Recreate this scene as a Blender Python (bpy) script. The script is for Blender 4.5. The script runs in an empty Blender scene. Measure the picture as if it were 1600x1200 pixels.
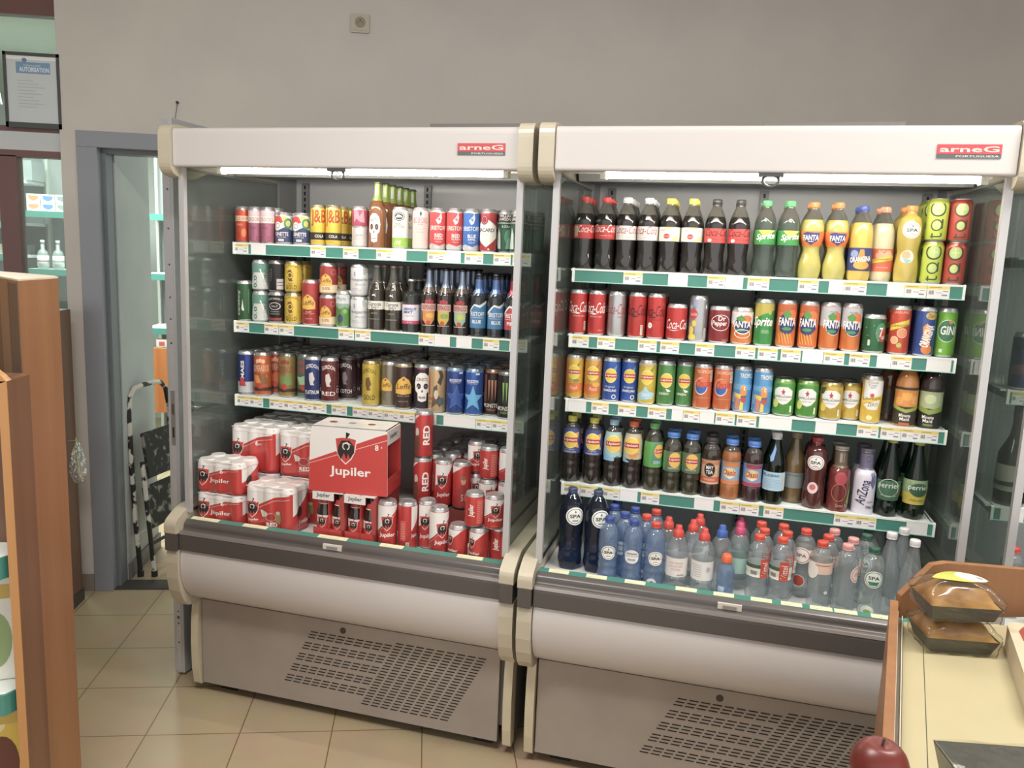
import bpy, bmesh, math, random
from mathutils import Matrix, Vector
random.seed(7)
PI = math.pi
C = bpy.context.scene.collection
SC = bpy.context.scene
# ------------------------------------------------------------------ camera
CL = Vector((0.742925, -3.170162, 1.699271))
RT = Vector((0.993795, -0.103744, 0.040101)); UP = Vector((-0.023172, 0.159521, 0.986923)); BK = Vector((-0.108784, -0.981728, 0.156127))
FPX = 1258.823
cam_d = bpy.data.cameras.new('camera'); cam = bpy.data.objects.new('camera', cam_d); C.objects.link(cam)
M = Matrix((RT, UP, BK)).transposed().to_4x4(); M.translation = CL; cam.matrix_world = M
cam_d.sensor_width = 36; cam_d.lens = FPX / 1600 * 36; cam_d.clip_start = 0.05
SC.camera = cam
# ------------------------------------------------------------------ light and exposure
SC.view_settings.view_transform = 'Standard'; SC.view_settings.look = 'None'
SC.view_settings.gamma = 1; SC.view_settings.use_curve_mapping = False
SC.view_settings.exposure = 0.12
w = bpy.data.worlds.new('daylight'); SC.world = w; w.use_nodes = True
w.node_tree.nodes['Background'].inputs[0].default_value = (0.95, 0.935, 0.93, 1)
w.node_tree.nodes['Background'].inputs[1].default_value = 1.25
def area(name, loc, rot, sx, sy, e, col=(1, 1, 1)):
    l = bpy.data.lights.new(name, 'AREA'); l.shape = 'RECTANGLE'; l.size = sx; l.size_y = sy; l.energy = e; l.color = col
    o = bpy.data.objects.new(name, l); C.objects.link(o); o.location = loc; o.rotation_euler = rot; return o
area('ceiling_lamp', (0.2, -2.0, 3.15), (0, 0, 0), 1.2, 0.3, 50, (1, 0.96, 0.9))
area('ceiling_lamp', (2.4, -2.0, 3.15), (0, 0, 0), 1.2, 0.3, 50, (1, 0.95, 0.88))
area('ceiling_lamp', (-1.6, 2.3, 2.9), (0, 0, 0), 1.5, 0.6, 160, (0.93, 1, 0.97))
TUBE = 50.0
# ------------------------------------------------------------------ frames
TH = 0.377299
def frame(x, y, a): return Matrix.Translation((x, y, 0)) @ Matrix.Rotation(a, 4, 'Z')
F1 = frame(0, 0, -TH)
F2 = frame(1.216, -0.495, -TH + 0.009)
F3 = frame(2.436, -0.979, -TH + 0.018)
def proj(p):
    d = p - CL; z = -d.dot(BK)
    return 800 + FPX * d.dot(RT) / z, 600 - FPX * d.dot(UP) / z
def xat(F, u, y, z):
    a, b = -0.3, 1.6
    for _ in range(30):
        m = (a + b) / 2
        if proj(F @ Vector((m, y, z)))[0] < u: a = m
        else: b = m
    return (a + b) / 2
def hit(F, u, v, z):
    d = RT * (u - 800) - UP * (v - 600) - BK * FPX
    p = CL + d * ((z - CL.z) / d.z)
    return F.inverted() @ p
# ------------------------------------------------------------------ materials
def lin(h):
    h = h.lstrip('#'); h = h if len(h) == 6 else ''.join(c * 2 for c in h); o = []
    for i in (0, 2, 4):
        c = int(h[i:i + 2], 16) / 255
        o.append(c / 12.92 if c <= 0.04045 else ((c + 0.055) / 1.055) ** 2.4)
    return (*o, 1)
def soft(c, k=.13, up=.012):
    l = .3 * c[0] + .6 * c[1] + .1 * c[2]; return (c[0] * (1 - k) + l * k + up, c[1] * (1 - k) + l * k + up, c[2] * (1 - k) + l * k + up, 1)
MAT = {}
def P(h, r=0.35, m=0.0, coat=0.0, name=None):
    k = (h, r, m, coat)
    if k in MAT: return MAT[k]
    x = bpy.data.materials.new(name or 'paint_' + h); x.use_nodes = True
    b = x.node_tree.nodes['Principled BSDF']
    b.inputs['Base Color'].default_value = soft(lin(h)); b.inputs['Roughness'].default_value = r
    b.inputs['Metallic'].default_value = m; b.inputs['Coat Weight'].default_value = coat
    b.inputs['Coat Roughness'].default_value = 0.08
    MAT[k] = x; return x
def noisy(name, h1, h2, scale, r=0.5, stretch=(1, 1, 1), detail=4, m=0.0, bump=0.0, lo=.35, hi=.65):
    x = bpy.data.materials.new(name); x.use_nodes = True; nt = x.node_tree; b = nt.nodes['Principled BSDF']
    tc = nt.nodes.new('ShaderNodeTexCoord'); mp = nt.nodes.new('ShaderNodeMapping'); n = nt.nodes.new('ShaderNodeTexNoise'); cr = nt.nodes.new('ShaderNodeValToRGB')
    mp.inputs['Scale'].default_value = stretch; n.inputs['Scale'].default_value = scale; n.inputs['Detail'].default_value = detail
    cr.color_ramp.elements[0].color = lin(h1); cr.color_ramp.elements[1].color = lin(h2)
    cr.color_ramp.elements[0].position = lo; cr.color_ramp.elements[1].position = hi
    nt.links.new(tc.outputs['Object'], mp.inputs[0]); nt.links.new(mp.outputs[0], n.inputs[0]); nt.links.new(n.outputs[0], cr.inputs[0]); nt.links.new(cr.outputs[0], b.inputs['Base Color'])
    if bump:
        bp = nt.nodes.new('ShaderNodeBump'); bp.inputs['Strength'].default_value = bump; bp.inputs['Distance'].default_value = 0.002
        nt.links.new(n.outputs[0], bp.inputs['Height']); nt.links.new(bp.outputs[0], b.inputs['Normal'])
    b.inputs['Roughness'].default_value = r; b.inputs['Metallic'].default_value = m
    return x
def clear(name, tint, ior=1.45, rough=0.03, diff=0.0, dcol='#ffffff', gain=1.0, bump=0.0, bscale=60):
    """thin clear plastic or glass: tinted see-through with fresnel gloss and a little surface haze"""
    x = bpy.data.materials.new(name); x.use_nodes = True; nt = x.node_tree; nt.nodes.clear()
    out = nt.nodes.new('ShaderNodeOutputMaterial'); t = nt.nodes.new('ShaderNodeBsdfTransparent'); g = nt.nodes.new('ShaderNodeBsdfGlossy')
    d = nt.nodes.new('ShaderNodeBsdfDiffuse'); f = nt.nodes.new('ShaderNodeFresnel'); m1 = nt.nodes.new('ShaderNodeMixShader'); m2 = nt.nodes.new('ShaderNodeMixShader')
    t.inputs[0].default_value = lin(tint); g.inputs['Roughness'].default_value = rough; d.inputs[0].default_value = lin(dcol); f.inputs[0].default_value = ior
    ge = nt.nodes.new('ShaderNodeNewGeometry'); mr = nt.nodes.new('ShaderNodeMapRange'); mr.inputs['To Min'].default_value = ior; mr.inputs['To Max'].default_value = 1 / ior
    nt.links.new(ge.outputs['Backfacing'], mr.inputs['Value']); nt.links.new(mr.outputs[0], f.inputs[0])
    m1.inputs[0].default_value = diff
    mu = nt.nodes.new('ShaderNodeMath'); mu.operation = 'MULTIPLY'; mu.inputs[1].default_value = gain; mu.use_clamp = True
    nt.links.new(f.outputs[0], mu.inputs[0])
    nt.links.new(t.outputs[0], m1.inputs[1]); nt.links.new(d.outputs[0], m1.inputs[2])
    nt.links.new(mu.outputs[0], m2.inputs[0]); nt.links.new(m1.outputs[0], m2.inputs[1]); nt.links.new(g.outputs[0], m2.inputs[2])
    nt.links.new(m2.outputs[0], out.inputs[0])
    if bump:
        tc = nt.nodes.new('ShaderNodeTexCoord'); n = nt.nodes.new('ShaderNodeTexNoise'); n.inputs['Scale'].default_value = bscale; n.inputs['Detail'].default_value = 1
        bp = nt.nodes.new('ShaderNodeBump'); bp.inputs['Strength'].default_value = bump; bp.inputs['Distance'].default_value = 0.004
        nt.links.new(tc.outputs['Object'], n.inputs[0]); nt.links.new(n.outputs[0], bp.inputs['Height'])
        nt.links.new(bp.outputs[0], g.inputs['Normal']); nt.links.new(bp.outputs[0], f.inputs['Normal'])
    return x
def emit(name, h, s):
    x = bpy.data.materials.new(name); x.use_nodes = True; b = x.node_tree.nodes['Principled BSDF']
    b.inputs['Base Color'].default_value = lin(h); b.inputs['Emission Color'].default_value = lin(h); b.inputs['Emission Strength'].default_value = s
    return x
def wood(name, h1, h2, axis=2, r=0.42):
    s = [22, 22, 22]; s[axis] = 0.9
    return noisy(name, h1, h2, 1.0, r, tuple(s), 5)
WALL = noisy('painted_wall', '#c4bfba', '#cac5bf', 3, 0.8)
WHITE = P('#c3bebc', 0.25, 0, 0.25, 'white_enamel'); CREAM = P('#b9b09a', 0.33, 0, 0.2, 'cream_plastic'); DARK = P('#4d4745', 0.3, 0, 0.1, 'dark_bumper_plastic')
KICK = noisy('grey_sheet_metal', '#988f87', '#a0978e', 5, 0.45); INNER = P('#c6c8ca', 0.45, 0, 0, 'grey_liner'); GREY = P('#b9b9bb', 0.35, 0.2, 0, 'grey_metal')
SHELFW = P('#dfe6e2', 0.4, 0, 0, 'white_shelf'); TEAL = P('#3a8577', 0.4, 0, 0, 'teal_rail'); TAGW = P('#e6e4e4', 0.5); TAGY = P('#e6cf62', 0.5); INK = P('#77777a', 0.6)
BLACK = P('#161412', 0.4); SLOT = P('#1e1812', 0.8); ALU = P('#c9c9c9', 0.28, 0.9); LIDM = P('#c2c3c5', 0.3, 0.85)
PANE = clear('side_glass', '#dfe6e2', 1.5, 0.01, 0.085, '#c9d0cc', 1.2)
PET = clear('clear_plastic', '#eef2f4', 1.45, 0.09, 0.13, '#dfe6ea', 1.5, 0.5, 55)
PETB = clear('bluish_plastic', '#c0d2e8', 1.45, 0.09, 0.24, '#aec4e2', 1.5, 0.5, 55)
PETD = clear('dark_blue_plastic', '#7884a4', 1.45, 0.07, 0.10, '#4a5878', 1.5, 0.5, 55)
PETN = clear('neck_plastic', '#d5d5d0', 1.45, 0.07, 0.12, '#c4c2ba', 1.6, 0.3, 55)
FILM = clear('shrink_film', '#ffffff', 1.5, 0.06, 0.04, '#ffffff', 1.6, 0.8, 25)
GREENG = clear('green_glass', '#4f8468', 1.5, 0.03, 0.05, '#2e5c48', 1.5)
AMBER = P('#8f5428', 0.12, 0, 0.8, 'amber_liquid')
# ------------------------------------------------------------------ mesh helpers
def new_obj(name, me, parent=None, mw=None):
    o = bpy.data.objects.new(name, me); C.objects.link(o)
    if parent is not None: o.parent = parent
    if mw is not None: o.matrix_world = mw
    return o
def tag(o, label, cat, group=None, kind=None):
    o['label'] = label; o['category'] = cat
    if group: o['group'] = group
    if kind: o['kind'] = kind
    return o
class MB:
    """collects shapes with materials into one mesh"""
    def __init__(s): s.v = []; s.f = []; s.m = []; s.mats = []; s.sm = []
    def mi(s, m):
        if m not in s.mats: s.mats.append(m)
        return s.mats.index(m)
    def add(s, vs, fs, m, smooth=False):
        o = len(s.v); s.v += [tuple(v) for v in vs]; k = s.mi(m)
        for f in fs: s.f.append([i + o for i in f]); s.m.append(k); s.sm.append(smooth)
        return s
    def box(s, x0, y0, z0, x1, y1, z1, m):
        v = [(x, y, z) for z in (z0, z1) for y in (y0, y1) for x in (x0, x1)]
        return s.add(v, [(0, 2, 3, 1), (4, 5, 7, 6), (0, 1, 5, 4), (2, 6, 7, 3), (0, 4, 6, 2), (1, 3, 7, 5)], m)
    def prism(s, poly, a0, a1, m, axis='x', smooth=False):
        n = len(poly)
        def mk(p, a): return (a, p[0], p[1]) if axis == 'x' else ((p[0], a, p[1]) if axis == 'y' else (p[0], p[1], a))
        v = [mk(p, a0) for p in poly] + [mk(p, a1) for p in poly]
        s.add(v, [(i, (i + 1) % n, (i + 1) % n + n, i + n) for i in range(n)], m, smooth)
        s.add([mk(p, a0) for p in poly], [tuple(range(n))[::-1]], m); s.add([mk(p, a1) for p in poly], [tuple(range(n))], m)
        return s
    def cyl(s, p0, p1, r, m, n=16, r1=None, caps=True):
        p0, p1 = Vector(p0), Vector(p1); d = (p1 - p0).normalized(); a = d.orthogonal().normalized(); b = d.cross(a); r1 = r if r1 is None else r1
        v = [p0 + (a * math.cos(t) + b * math.sin(t)) * r for t in [2 * PI * i / n for i in range(n)]] + [p1 + (a * math.cos(t) + b * math.sin(t)) * r1 for t in [2 * PI * i / n for i in range(n)]]
        s.add(v, [(i, (i + 1) % n, (i + 1) % n + n, i + n) for i in range(n)], m, True)
        if caps: s.add(v[:n], [tuple(range(n))[::-1]], m); s.add(v[n:], [tuple(range(n))], m)
        return s
    def tube(s, pts, r, m, n=10):
        rs = r if isinstance(r, (list, tuple)) else [r] * len(pts); pts = [Vector(p) for p in pts]; rings = []; ref = None
        for i, p in enumerate(pts):
            d = (pts[min(i + 1, len(pts) - 1)] - pts[max(i - 1, 0)]).normalized()
            a = d.orthogonal().normalized() if ref is None else (ref - d * ref.dot(d)).normalized(); ref = a; b = d.cross(a)
            rings.append([p + (a * math.cos(2 * PI * k / n) + b * math.sin(2 * PI * k / n)) * rs[i] for k in range(n)])
        v = [q for r_ in rings for q in r_]; L = len(rings)
        s.add(v, [(i * n + k, i * n + (k + 1) % n, (i + 1) * n + (k + 1) % n, (i + 1) * n + k) for i in range(L - 1) for k in range(n)], m, True)
        s.add(rings[0], [tuple(range(n))[::-1]], m); s.add(rings[-1], [tuple(range(n))], m); return s
    def lathe(s, prof, matf, n=28, cx=0, cy=0):
        """prof: [(r,z)], matf(zmid)->material"""
        L = len(prof); v = []
        for r, z in prof: v += [(cx + r * math.sin(2 * PI * k / n), cy - r * math.cos(2 * PI * k / n), z) for k in range(n)]
        o = len(s.v); s.v += v
        for i in range(L - 1):
            k_ = s.mi(matf((prof[i][1] + prof[i + 1][1]) / 2, (prof[i][0] + prof[i + 1][0]) / 2))
            for k in range(n): s.f.append([o + i * n + k, o + i * n + (k + 1) % n, o + (i + 1) * n + (k + 1) % n, o + (i + 1) * n + k]); s.m.append(k_); s.sm.append(True)
        for i in (0, L - 1):
            if prof[i][0] > 1e-5: s.f.append([o + i * n + k for k in (range(n) if i else reversed(range(n)))]); s.m.append(s.mi(matf(prof[i][1], prof[i][0]))); s.sm.append(False)
        return s
    def mesh(s, name):
        me = bpy.data.meshes.new(name); me.from_pydata(s.v, [], s.f)
        for m in s.mats: me.materials.append(m)
        me.polygons.foreach_set('material_index', s.m); me.polygons.foreach_set('use_smooth', s.sm); me.update()
        return me
    def build(s, name, parent=None, mw=None, bevel=0, seg=2):
        o = new_obj(name, s.mesh(name), parent, mw)
        if bevel:
            b = o.modifiers.new('bevel', 'BEVEL'); b.width = bevel; b.segments = seg; b.limit_method = 'ANGLE'; b.angle_limit = 0.6
        return o
def rnd(pts, rad, seg=5):
    """round the corners of a 2D polygon; rad a number or list"""
    n = len(pts); out = []; rad = rad if isinstance(rad, (list, tuple)) else [rad] * n
    for i in range(n):
        p = Vector(pts[i]); a = Vector(pts[i - 1]) - p; b = Vector(pts[(i + 1) % n]) - p; r = min(rad[i], a.length * .48, b.length * .48)
        if r < 1e-5: out.append(tuple(p)); continue
        A = p + a.normalized() * r; B = p + b.normalized() * r
        for k in range(seg + 1):
            t = k / seg; out.append(tuple(A * (1 - t) ** 2 + p * 2 * t * (1 - t) + B * t * t))
    return out
# ------------------------------------------------------------------ flat artwork wrapped on things
TXT = {}
def text2d(s, bold=0.0, shear=0.0):
    k = (s, bold, shear)
    if k in TXT: return TXT[k]
    c = bpy.data.curves.new('lettering', 'FONT'); c.body = s; c.resolution_u = 2; c.offset = bold; c.shear = shear; c.fill_mode = 'FRONT'
    o = bpy.data.objects.new('lettering', c); C.objects.link(o)
    me = bpy.data.meshes.new_from_object(o); vs = [(v.co.x, v.co.y) for v in me.vertices]; fs = [tuple(p.vertices) for p in me.polygons]
    bpy.data.objects.remove(o); bpy.data.curves.remove(c); bpy.data.meshes.remove(me)
    x0 = min(v[0] for v in vs); x1 = max(v[0] for v in vs); y0 = min(v[1] for v in vs); y1 = max(v[1] for v in vs)
    vs = [((x - (x0 + x1) / 2) / (x1 - x0), (y - (y0 + y1) / 2) / (y1 - y0)) for x, y in vs]
    TXT[k] = (vs, fs); return TXT[k]
def shape2d(e, W, H):
    """one artwork element -> vertices in metres and faces; W metres per u, H metres per v"""
    k = e[0]
    if k == 't':
        _, s, u, v, w_, h_, col = e[:7]; op = e[7] if len(e) > 7 else {}
        vs, fs = text2d(s, op.get('b', 0.0) * .55, op.get('s', 0.0)); a = math.radians(op.get('rot', 0)); ca, sa = math.cos(a), math.sin(a)
        out = []
        for x, y in vs:
            X, Y = x * w_ * (W if abs(ca) > .5 else H), y * h_ * (H if abs(ca) > .5 else W)
            arc = op.get('arc', 0); Y += arc * (0.25 - x * x) * h_ * H * 4
            out.append((u * W + X * ca - Y * sa, v * H + X * sa + Y * ca))
        return out, fs, col
    if k == 'r':
        _, u0, v0, u1, v1, col = e; return [(u0 * W, v0 * H), (u1 * W, v0 * H), (u1 * W, v1 * H), (u0 * W, v1 * H)], [(0, 1, 2, 3)], col
    if k == 'e':
        _, u, v, ru, rv, col = e; return [(u * W + ru * W * math.cos(t), v * H + rv * H * math.sin(t)) for t in [2 * PI * i / 20 for i in range(20)]], [tuple(range(20))], col
    if k == 'o':
        _, u, v, ru, rv, th, col = e; n = 20
        vs = [(u * W + ru * q * W * math.cos(t), v * H + rv * q * H * math.sin(t)) for q in (1, 1 - th) for t in [2 * PI * i / n for i in range(n)]]
        return vs, [(i, (i + 1) % n, (i + 1) % n + n, i + n) for i in range(n)], col
    if k == 'p':
        return [(u * W, v * H) for u, v in e[1]], [tuple(range(len(e[1])))], e[2]
def wrap(mb, els, W, H, fn, step=0.005, lift=0.00025, dl=0.00006, ns='x', rough=0.35):
    """cut each element into strips and carry it onto a surface: fn(X,Y,lift)->xyz"""
    for n, e in enumerate(els):
        vs, fs, col = shape2d(e, W, H)
        bm = bmesh.new(); bv = [bm.verts.new((x, y, 0)) for x, y in vs]
        for f in fs:
            try: bm.faces.new([bv[i] for i in f])
            except ValueError: pass
        x0 = min(v[0] for v in vs); x1 = max(v[0] for v in vs); y0 = min(v[1] for v in vs); y1 = max(v[1] for v in vs)
        k = math.floor(x0 / step) + 1 if step else 0
        while step and k * step < x1:
            bmesh.ops.bisect_plane(bm, geom=bm.verts[:] + bm.edges[:] + bm.faces[:], plane_co=(k * step, 0, 0), plane_no=(1, 0, 0)); k += 1
        if 'y' in ns:
            k = math.floor(y0 / step) + 1
            while k * step < y1:
                bmesh.ops.bisect_plane(bm, geom=bm.verts[:] + bm.edges[:] + bm.faces[:], plane_co=(0, k * step, 0), plane_no=(0, 1, 0)); k += 1
        big = [f for f in bm.faces if len(f.verts) > 4]
        if big: bmesh.ops.triangulate(bm, faces=big)
        bm.verts.index_update()
        L = lift + dl * n
        m = col if not isinstance(col, str) else P(col, rough)
        mb.add([fn(v.co.x, v.co.y, L) for v in bm.verts], [[v.index for v in f.verts] for f in bm.faces], m)
        bm.free()
    return mb
def cylmap(rf):
    def fn(X, Y, L):
        r = rf(Y); a = X / RR[0]; r += L
        return (r * math.sin(a), -r * math.cos(a), Y)
    return fn
RR = [0.03]
# ------------------------------------------------------------------ the room
def struct(o): o['kind'] = 'structure'; return o
YW = 0.765
fl = bpy.data.materials.new('beige_floor_tiles'); fl.use_nodes = True; nt = fl.node_tree; b = nt.nodes['Principled BSDF']
tc = nt.nodes.new('ShaderNodeTexCoord'); mp = nt.nodes.new('ShaderNodeMapping'); br = nt.nodes.new('ShaderNodeTexBrick'); nz = nt.nodes.new('ShaderNodeTexNoise'); mx = nt.nodes.new('ShaderNodeMixRGB')
TS = 0.31958
mp.inputs['Location'].default_value = (0.5133 + TS * 10, 0.4745 + TS * 20, 0)
br.offset = 0; br.inputs['Scale'].default_value = 1; br.inputs['Brick Width'].default_value = TS; br.inputs['Row Height'].default_value = TS; br.inputs['Mortar Size'].default_value = 0.0022; br.inputs['Mortar Smooth'].default_value = 0.1
br.inputs['Color1'].default_value = lin('#bba98c'); br.inputs['Color2'].default_value = lin('#b6a487'); br.inputs['Mortar'].default_value = lin('#7b6644')
nz.inputs['Scale'].default_value = 5; nz.inputs['Detail'].default_value = 6; mx.blend_type = 'MULTIPLY'; mx.inputs[0].default_value = 0.25
nt.links.new(tc.outputs['Object'], mp.inputs[0]); nt.links.new(mp.outputs[0], br.inputs['Vector']); nt.links.new(tc.outputs['Object'], nz.inputs[0])
nt.links.new(br.outputs['Color'], mx.inputs[1]); nt.links.new(nz.outputs['Color'], mx.inputs[2]); nt.links.new(mx.outputs[0], b.inputs['Base Color']); b.inputs['Roughness'].default_value = 0.38
struct(MB().box(-5, -5, -0.1, 6, 5.2, 0, fl).build('floor'))
struct(MB().box(-5, -5, 3.2, 6, YW + .12, 3.3, P('#d9d5cd', 0.8, name='ceiling_paint')).build('ceiling'))
struct(MB().box(-5, YW + .12, 2.98, 0.2, 5.2, 3.08, P('#dfe8e0', 0.8, name='back_ceiling_paint')).build('ceiling_back_room'))
wb = MB(); wb.box(-0.905, YW, 0, -0.834, YW + .12, 3.2, WALL); wb.box(-0.834, YW, 2.18, 0.16, YW + .12, 3.2, WALL); wb.box(0.16, YW, 0, 6, YW + .12, 3.2, WALL)
struct(wb.build('wall_back'))
struct(MB().box(5.9, -5, 0, 6, YW, 3.2, P('#c4b89e', 0.8, name='side_wall_paint')).build('wall_right'))
FRM = P('#868a92', 0.35, 0.1, 0, 'grey_door_frame')
d = MB(); x0, x1, zt = -0.834, 0.16, 2.18
for a in ((x0, 0, x0 + .088, zt - .07), (x1 - .06, 0, x1, zt - .07), (x0, zt - .07, x1, zt)):
    d.box(a[0], YW - .012, a[1], a[2], YW + .125, a[3], FRM)
for a in ((x0 + .066, 0, x0 + .106, zt - .09), (x0 + .088, zt - .09, x1 - .06, zt - .068)):
    d.box(a[0], YW + .04, a[1], a[2], YW + .13, a[3], P('#6b7077', 0.4))
d.box(-0.749, YW + .034, 1.02, -0.746, YW + .04, 1.08, BLACK)
struct(d.build('door_1', bevel=0.003))
struct(MB().box(-0.75, YW + .002, 0, 0.1, YW + .115, 0.006, P('#3b3532', 0.5, name='dark_threshold')).build('trim_1'))
BASE = P('#857a72', 0.5, name='grey_skirting')
struct(MB().box(-0.905, YW - .01, 0, -0.836, YW, 0.085, BASE).build('baseboard_left'))
# passage beyond the doorway
PW = noisy('passage_wall_paint', '#b0b3b3', '#b8bbba', 3, 0.7)
struct(MB().box(-0.84, YW + .13, 0, -0.722, 1.36, 2.98, PW).build('wall_passage'))
struct(MB().box(-0.724, YW + .13, 0, -0.712, 1.365, 0.085, P('#6f6a66', 0.5)).build('baseboard_passage'))
struct(MB().box(-5, 4.9, 0, 0.3, 5.0, 3.0, P('#c3ccc4', 0.8, name='back_room_paint')).build('wall_back_room'))
struct(MB().box(0.25, YW + .13, 0, 0.3, 4.9, 3.0, P('#b9bfb9', 0.8)).build('wall_back_room_right'))
struct(MB().box(-5, -5, 0, -4.9, 5, 3.2, P('#b5aea4', 0.8)).build('wall_left'))
# shop window left of the wall: brown frame, panes
MAH = P('#6a423c', 0.4, 0, 0.1, 'brown_window_frame'); WR = P('#bfc6c8', 0.5, name='pale_rail')
wf = MB(); YG = YW + .03
for z0, z1, m in ((2.665, 2.76, MAH), (2.165, 2.19, MAH), (2.085, 2.165, WR), (2.055, 2.085, MAH), (0.0, 0.15, MAH), (3.1, 3.2, MAH)): wf.box(-4.9, YG, z0, -0.905, YG + .06, z1, m)
for xa in (-1.19, -2.3, -3.4): wf.box(xa, YG, 0, xa + .08, YG + .06, 2.06, MAH)
for xa in (-2.3, -3.4): wf.box(xa, YG, 2.06, xa + .08, YG + .06, 3.2, MAH)
wo = struct(wf.build('window_1'))
new_obj('window_pane', MB().box(-4.9, YG + .025, 0.15, -0.905, YG + .031, 3.1, PANE).mesh('window_pane'), wo)
# ------------------------------------------------------------------ refrigerated display cases
SH1 = (1.709, 1.415, 1.130); SH2 = (1.668, 1.454, 1.238, 0.951); SH3 = (1.756, 1.368, 1.012)
def smooth_line(p, n=3):
    out = [p[0]]
    for i in range(len(p) - 1):
        a, b_, c, d_ = Vector(p[max(i - 1, 0)]), Vector(p[i]), Vector(p[i + 1]), Vector(p[min(i + 2, len(p) - 1)])
        for k in range(1, n + 1):
            t = k / n; out.append(tuple(.5 * (2 * b_ + (c - a) * t + (2 * a - 5 * b_ + 4 * c - d_) * t * t + (3 * b_ - a - 3 * c + d_) * t ** 3)))
    return out
def tagmesh(wd, h, kind):
    m = MB(); m.box(0, -.0012, 0, wd, 0, h, TAGW)
    if kind == 'y':
        nt_ = max(1, round(wd / .052)); sw = wd / nt_
        for i in range(nt_):
            a = i * sw
            m.box(a, -.0016, h * .74, a + sw, -.0012, h, TAGY); m.box(a + sw * .08, -.0018, h * .84, a + sw * .62, -.0016, h * .9, P('#9c8a3c', .6))
            for j in range(7): m.box(a + sw * (.07 + j * .035), -.0016, h * .3, a + sw * (.085 + j * .035 + (j % 3) * .006), -.0012, h * .62, INK)
            m.box(a + sw * .4, -.0016, h * .42, a + sw * .66, -.0012, h * .46, INK); m.box(a + sw * .7, -.0016, h * .55, a + sw * .93, -.0012, h * .6, INK)
            m.box(a + sw * .66, -.0016, h * .2, a + sw * .9, -.0012, h * .32, P('#8d86a4', .6))
    return m.mesh('price_tag')
def shelf(F, root, z, y0, tags, x0=0.03, x1=1.172, h=0.04):
    m = MB(); m.box(x0 - .018, y0 + .022, z - .006, x1 + .006, .455, z, SHELFW); m.box(x0, y0 + .004, z - .006, x1, y0 + .022, z, SHELFW); m.box(x0, y0 + .004, z - .03, x0 + .004, .44, z, SHELFW); m.box(x1 - .004, y0 + .004, z - .03, x1, .44, z, SHELFW)
    s = new_obj('shelf', m.mesh('shelf'), root)
    r = MB(); r.box(x0, y0 + .001, z - h, x1, y0 + .004, z - .003, TEAL)
    r.prism([(y0 - .001, z + .002), (y0 + .006, z + .002), (y0 + .006, z - .004), (y0 - .001, z - .004)], x0, x1, SHELFW); r.box(x0, y0 - .001, z - h - .002, x1, y0 + .004, z - h + .001, P('#9fd3c6', .4))
    r.prism(rnd([(y0 - .006, z + .003), (y0 + .006, z + .003), (y0 + .012, z - h), (y0 - .006, z - h - .003)], .004), x0 - .008, x0, P('#eef2ee', .3)); r.prism(rnd([(y0 - .006, z + .003), (y0 + .006, z + .003), (y0 + .012, z - h), (y0 - .006, z - h - .003)], .004), x1, x1 + .006, P('#eef2ee', .3))
    new_obj('price_rail', r.mesh('price_rail'), s)
    for a, b_, k in tags:
        xa = xat(F, a, y0, z - .02); xb = xat(F, b_, y0, z - .02)
        xb = min(xb, x1 - .002)
        if xb - xa < .01: continue
        t = new_obj('price_tag', tagmesh(xb - xa, h - .005, k), s); t.location = (xa, y0 + .0008, z - h + .001)
    return s
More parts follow.
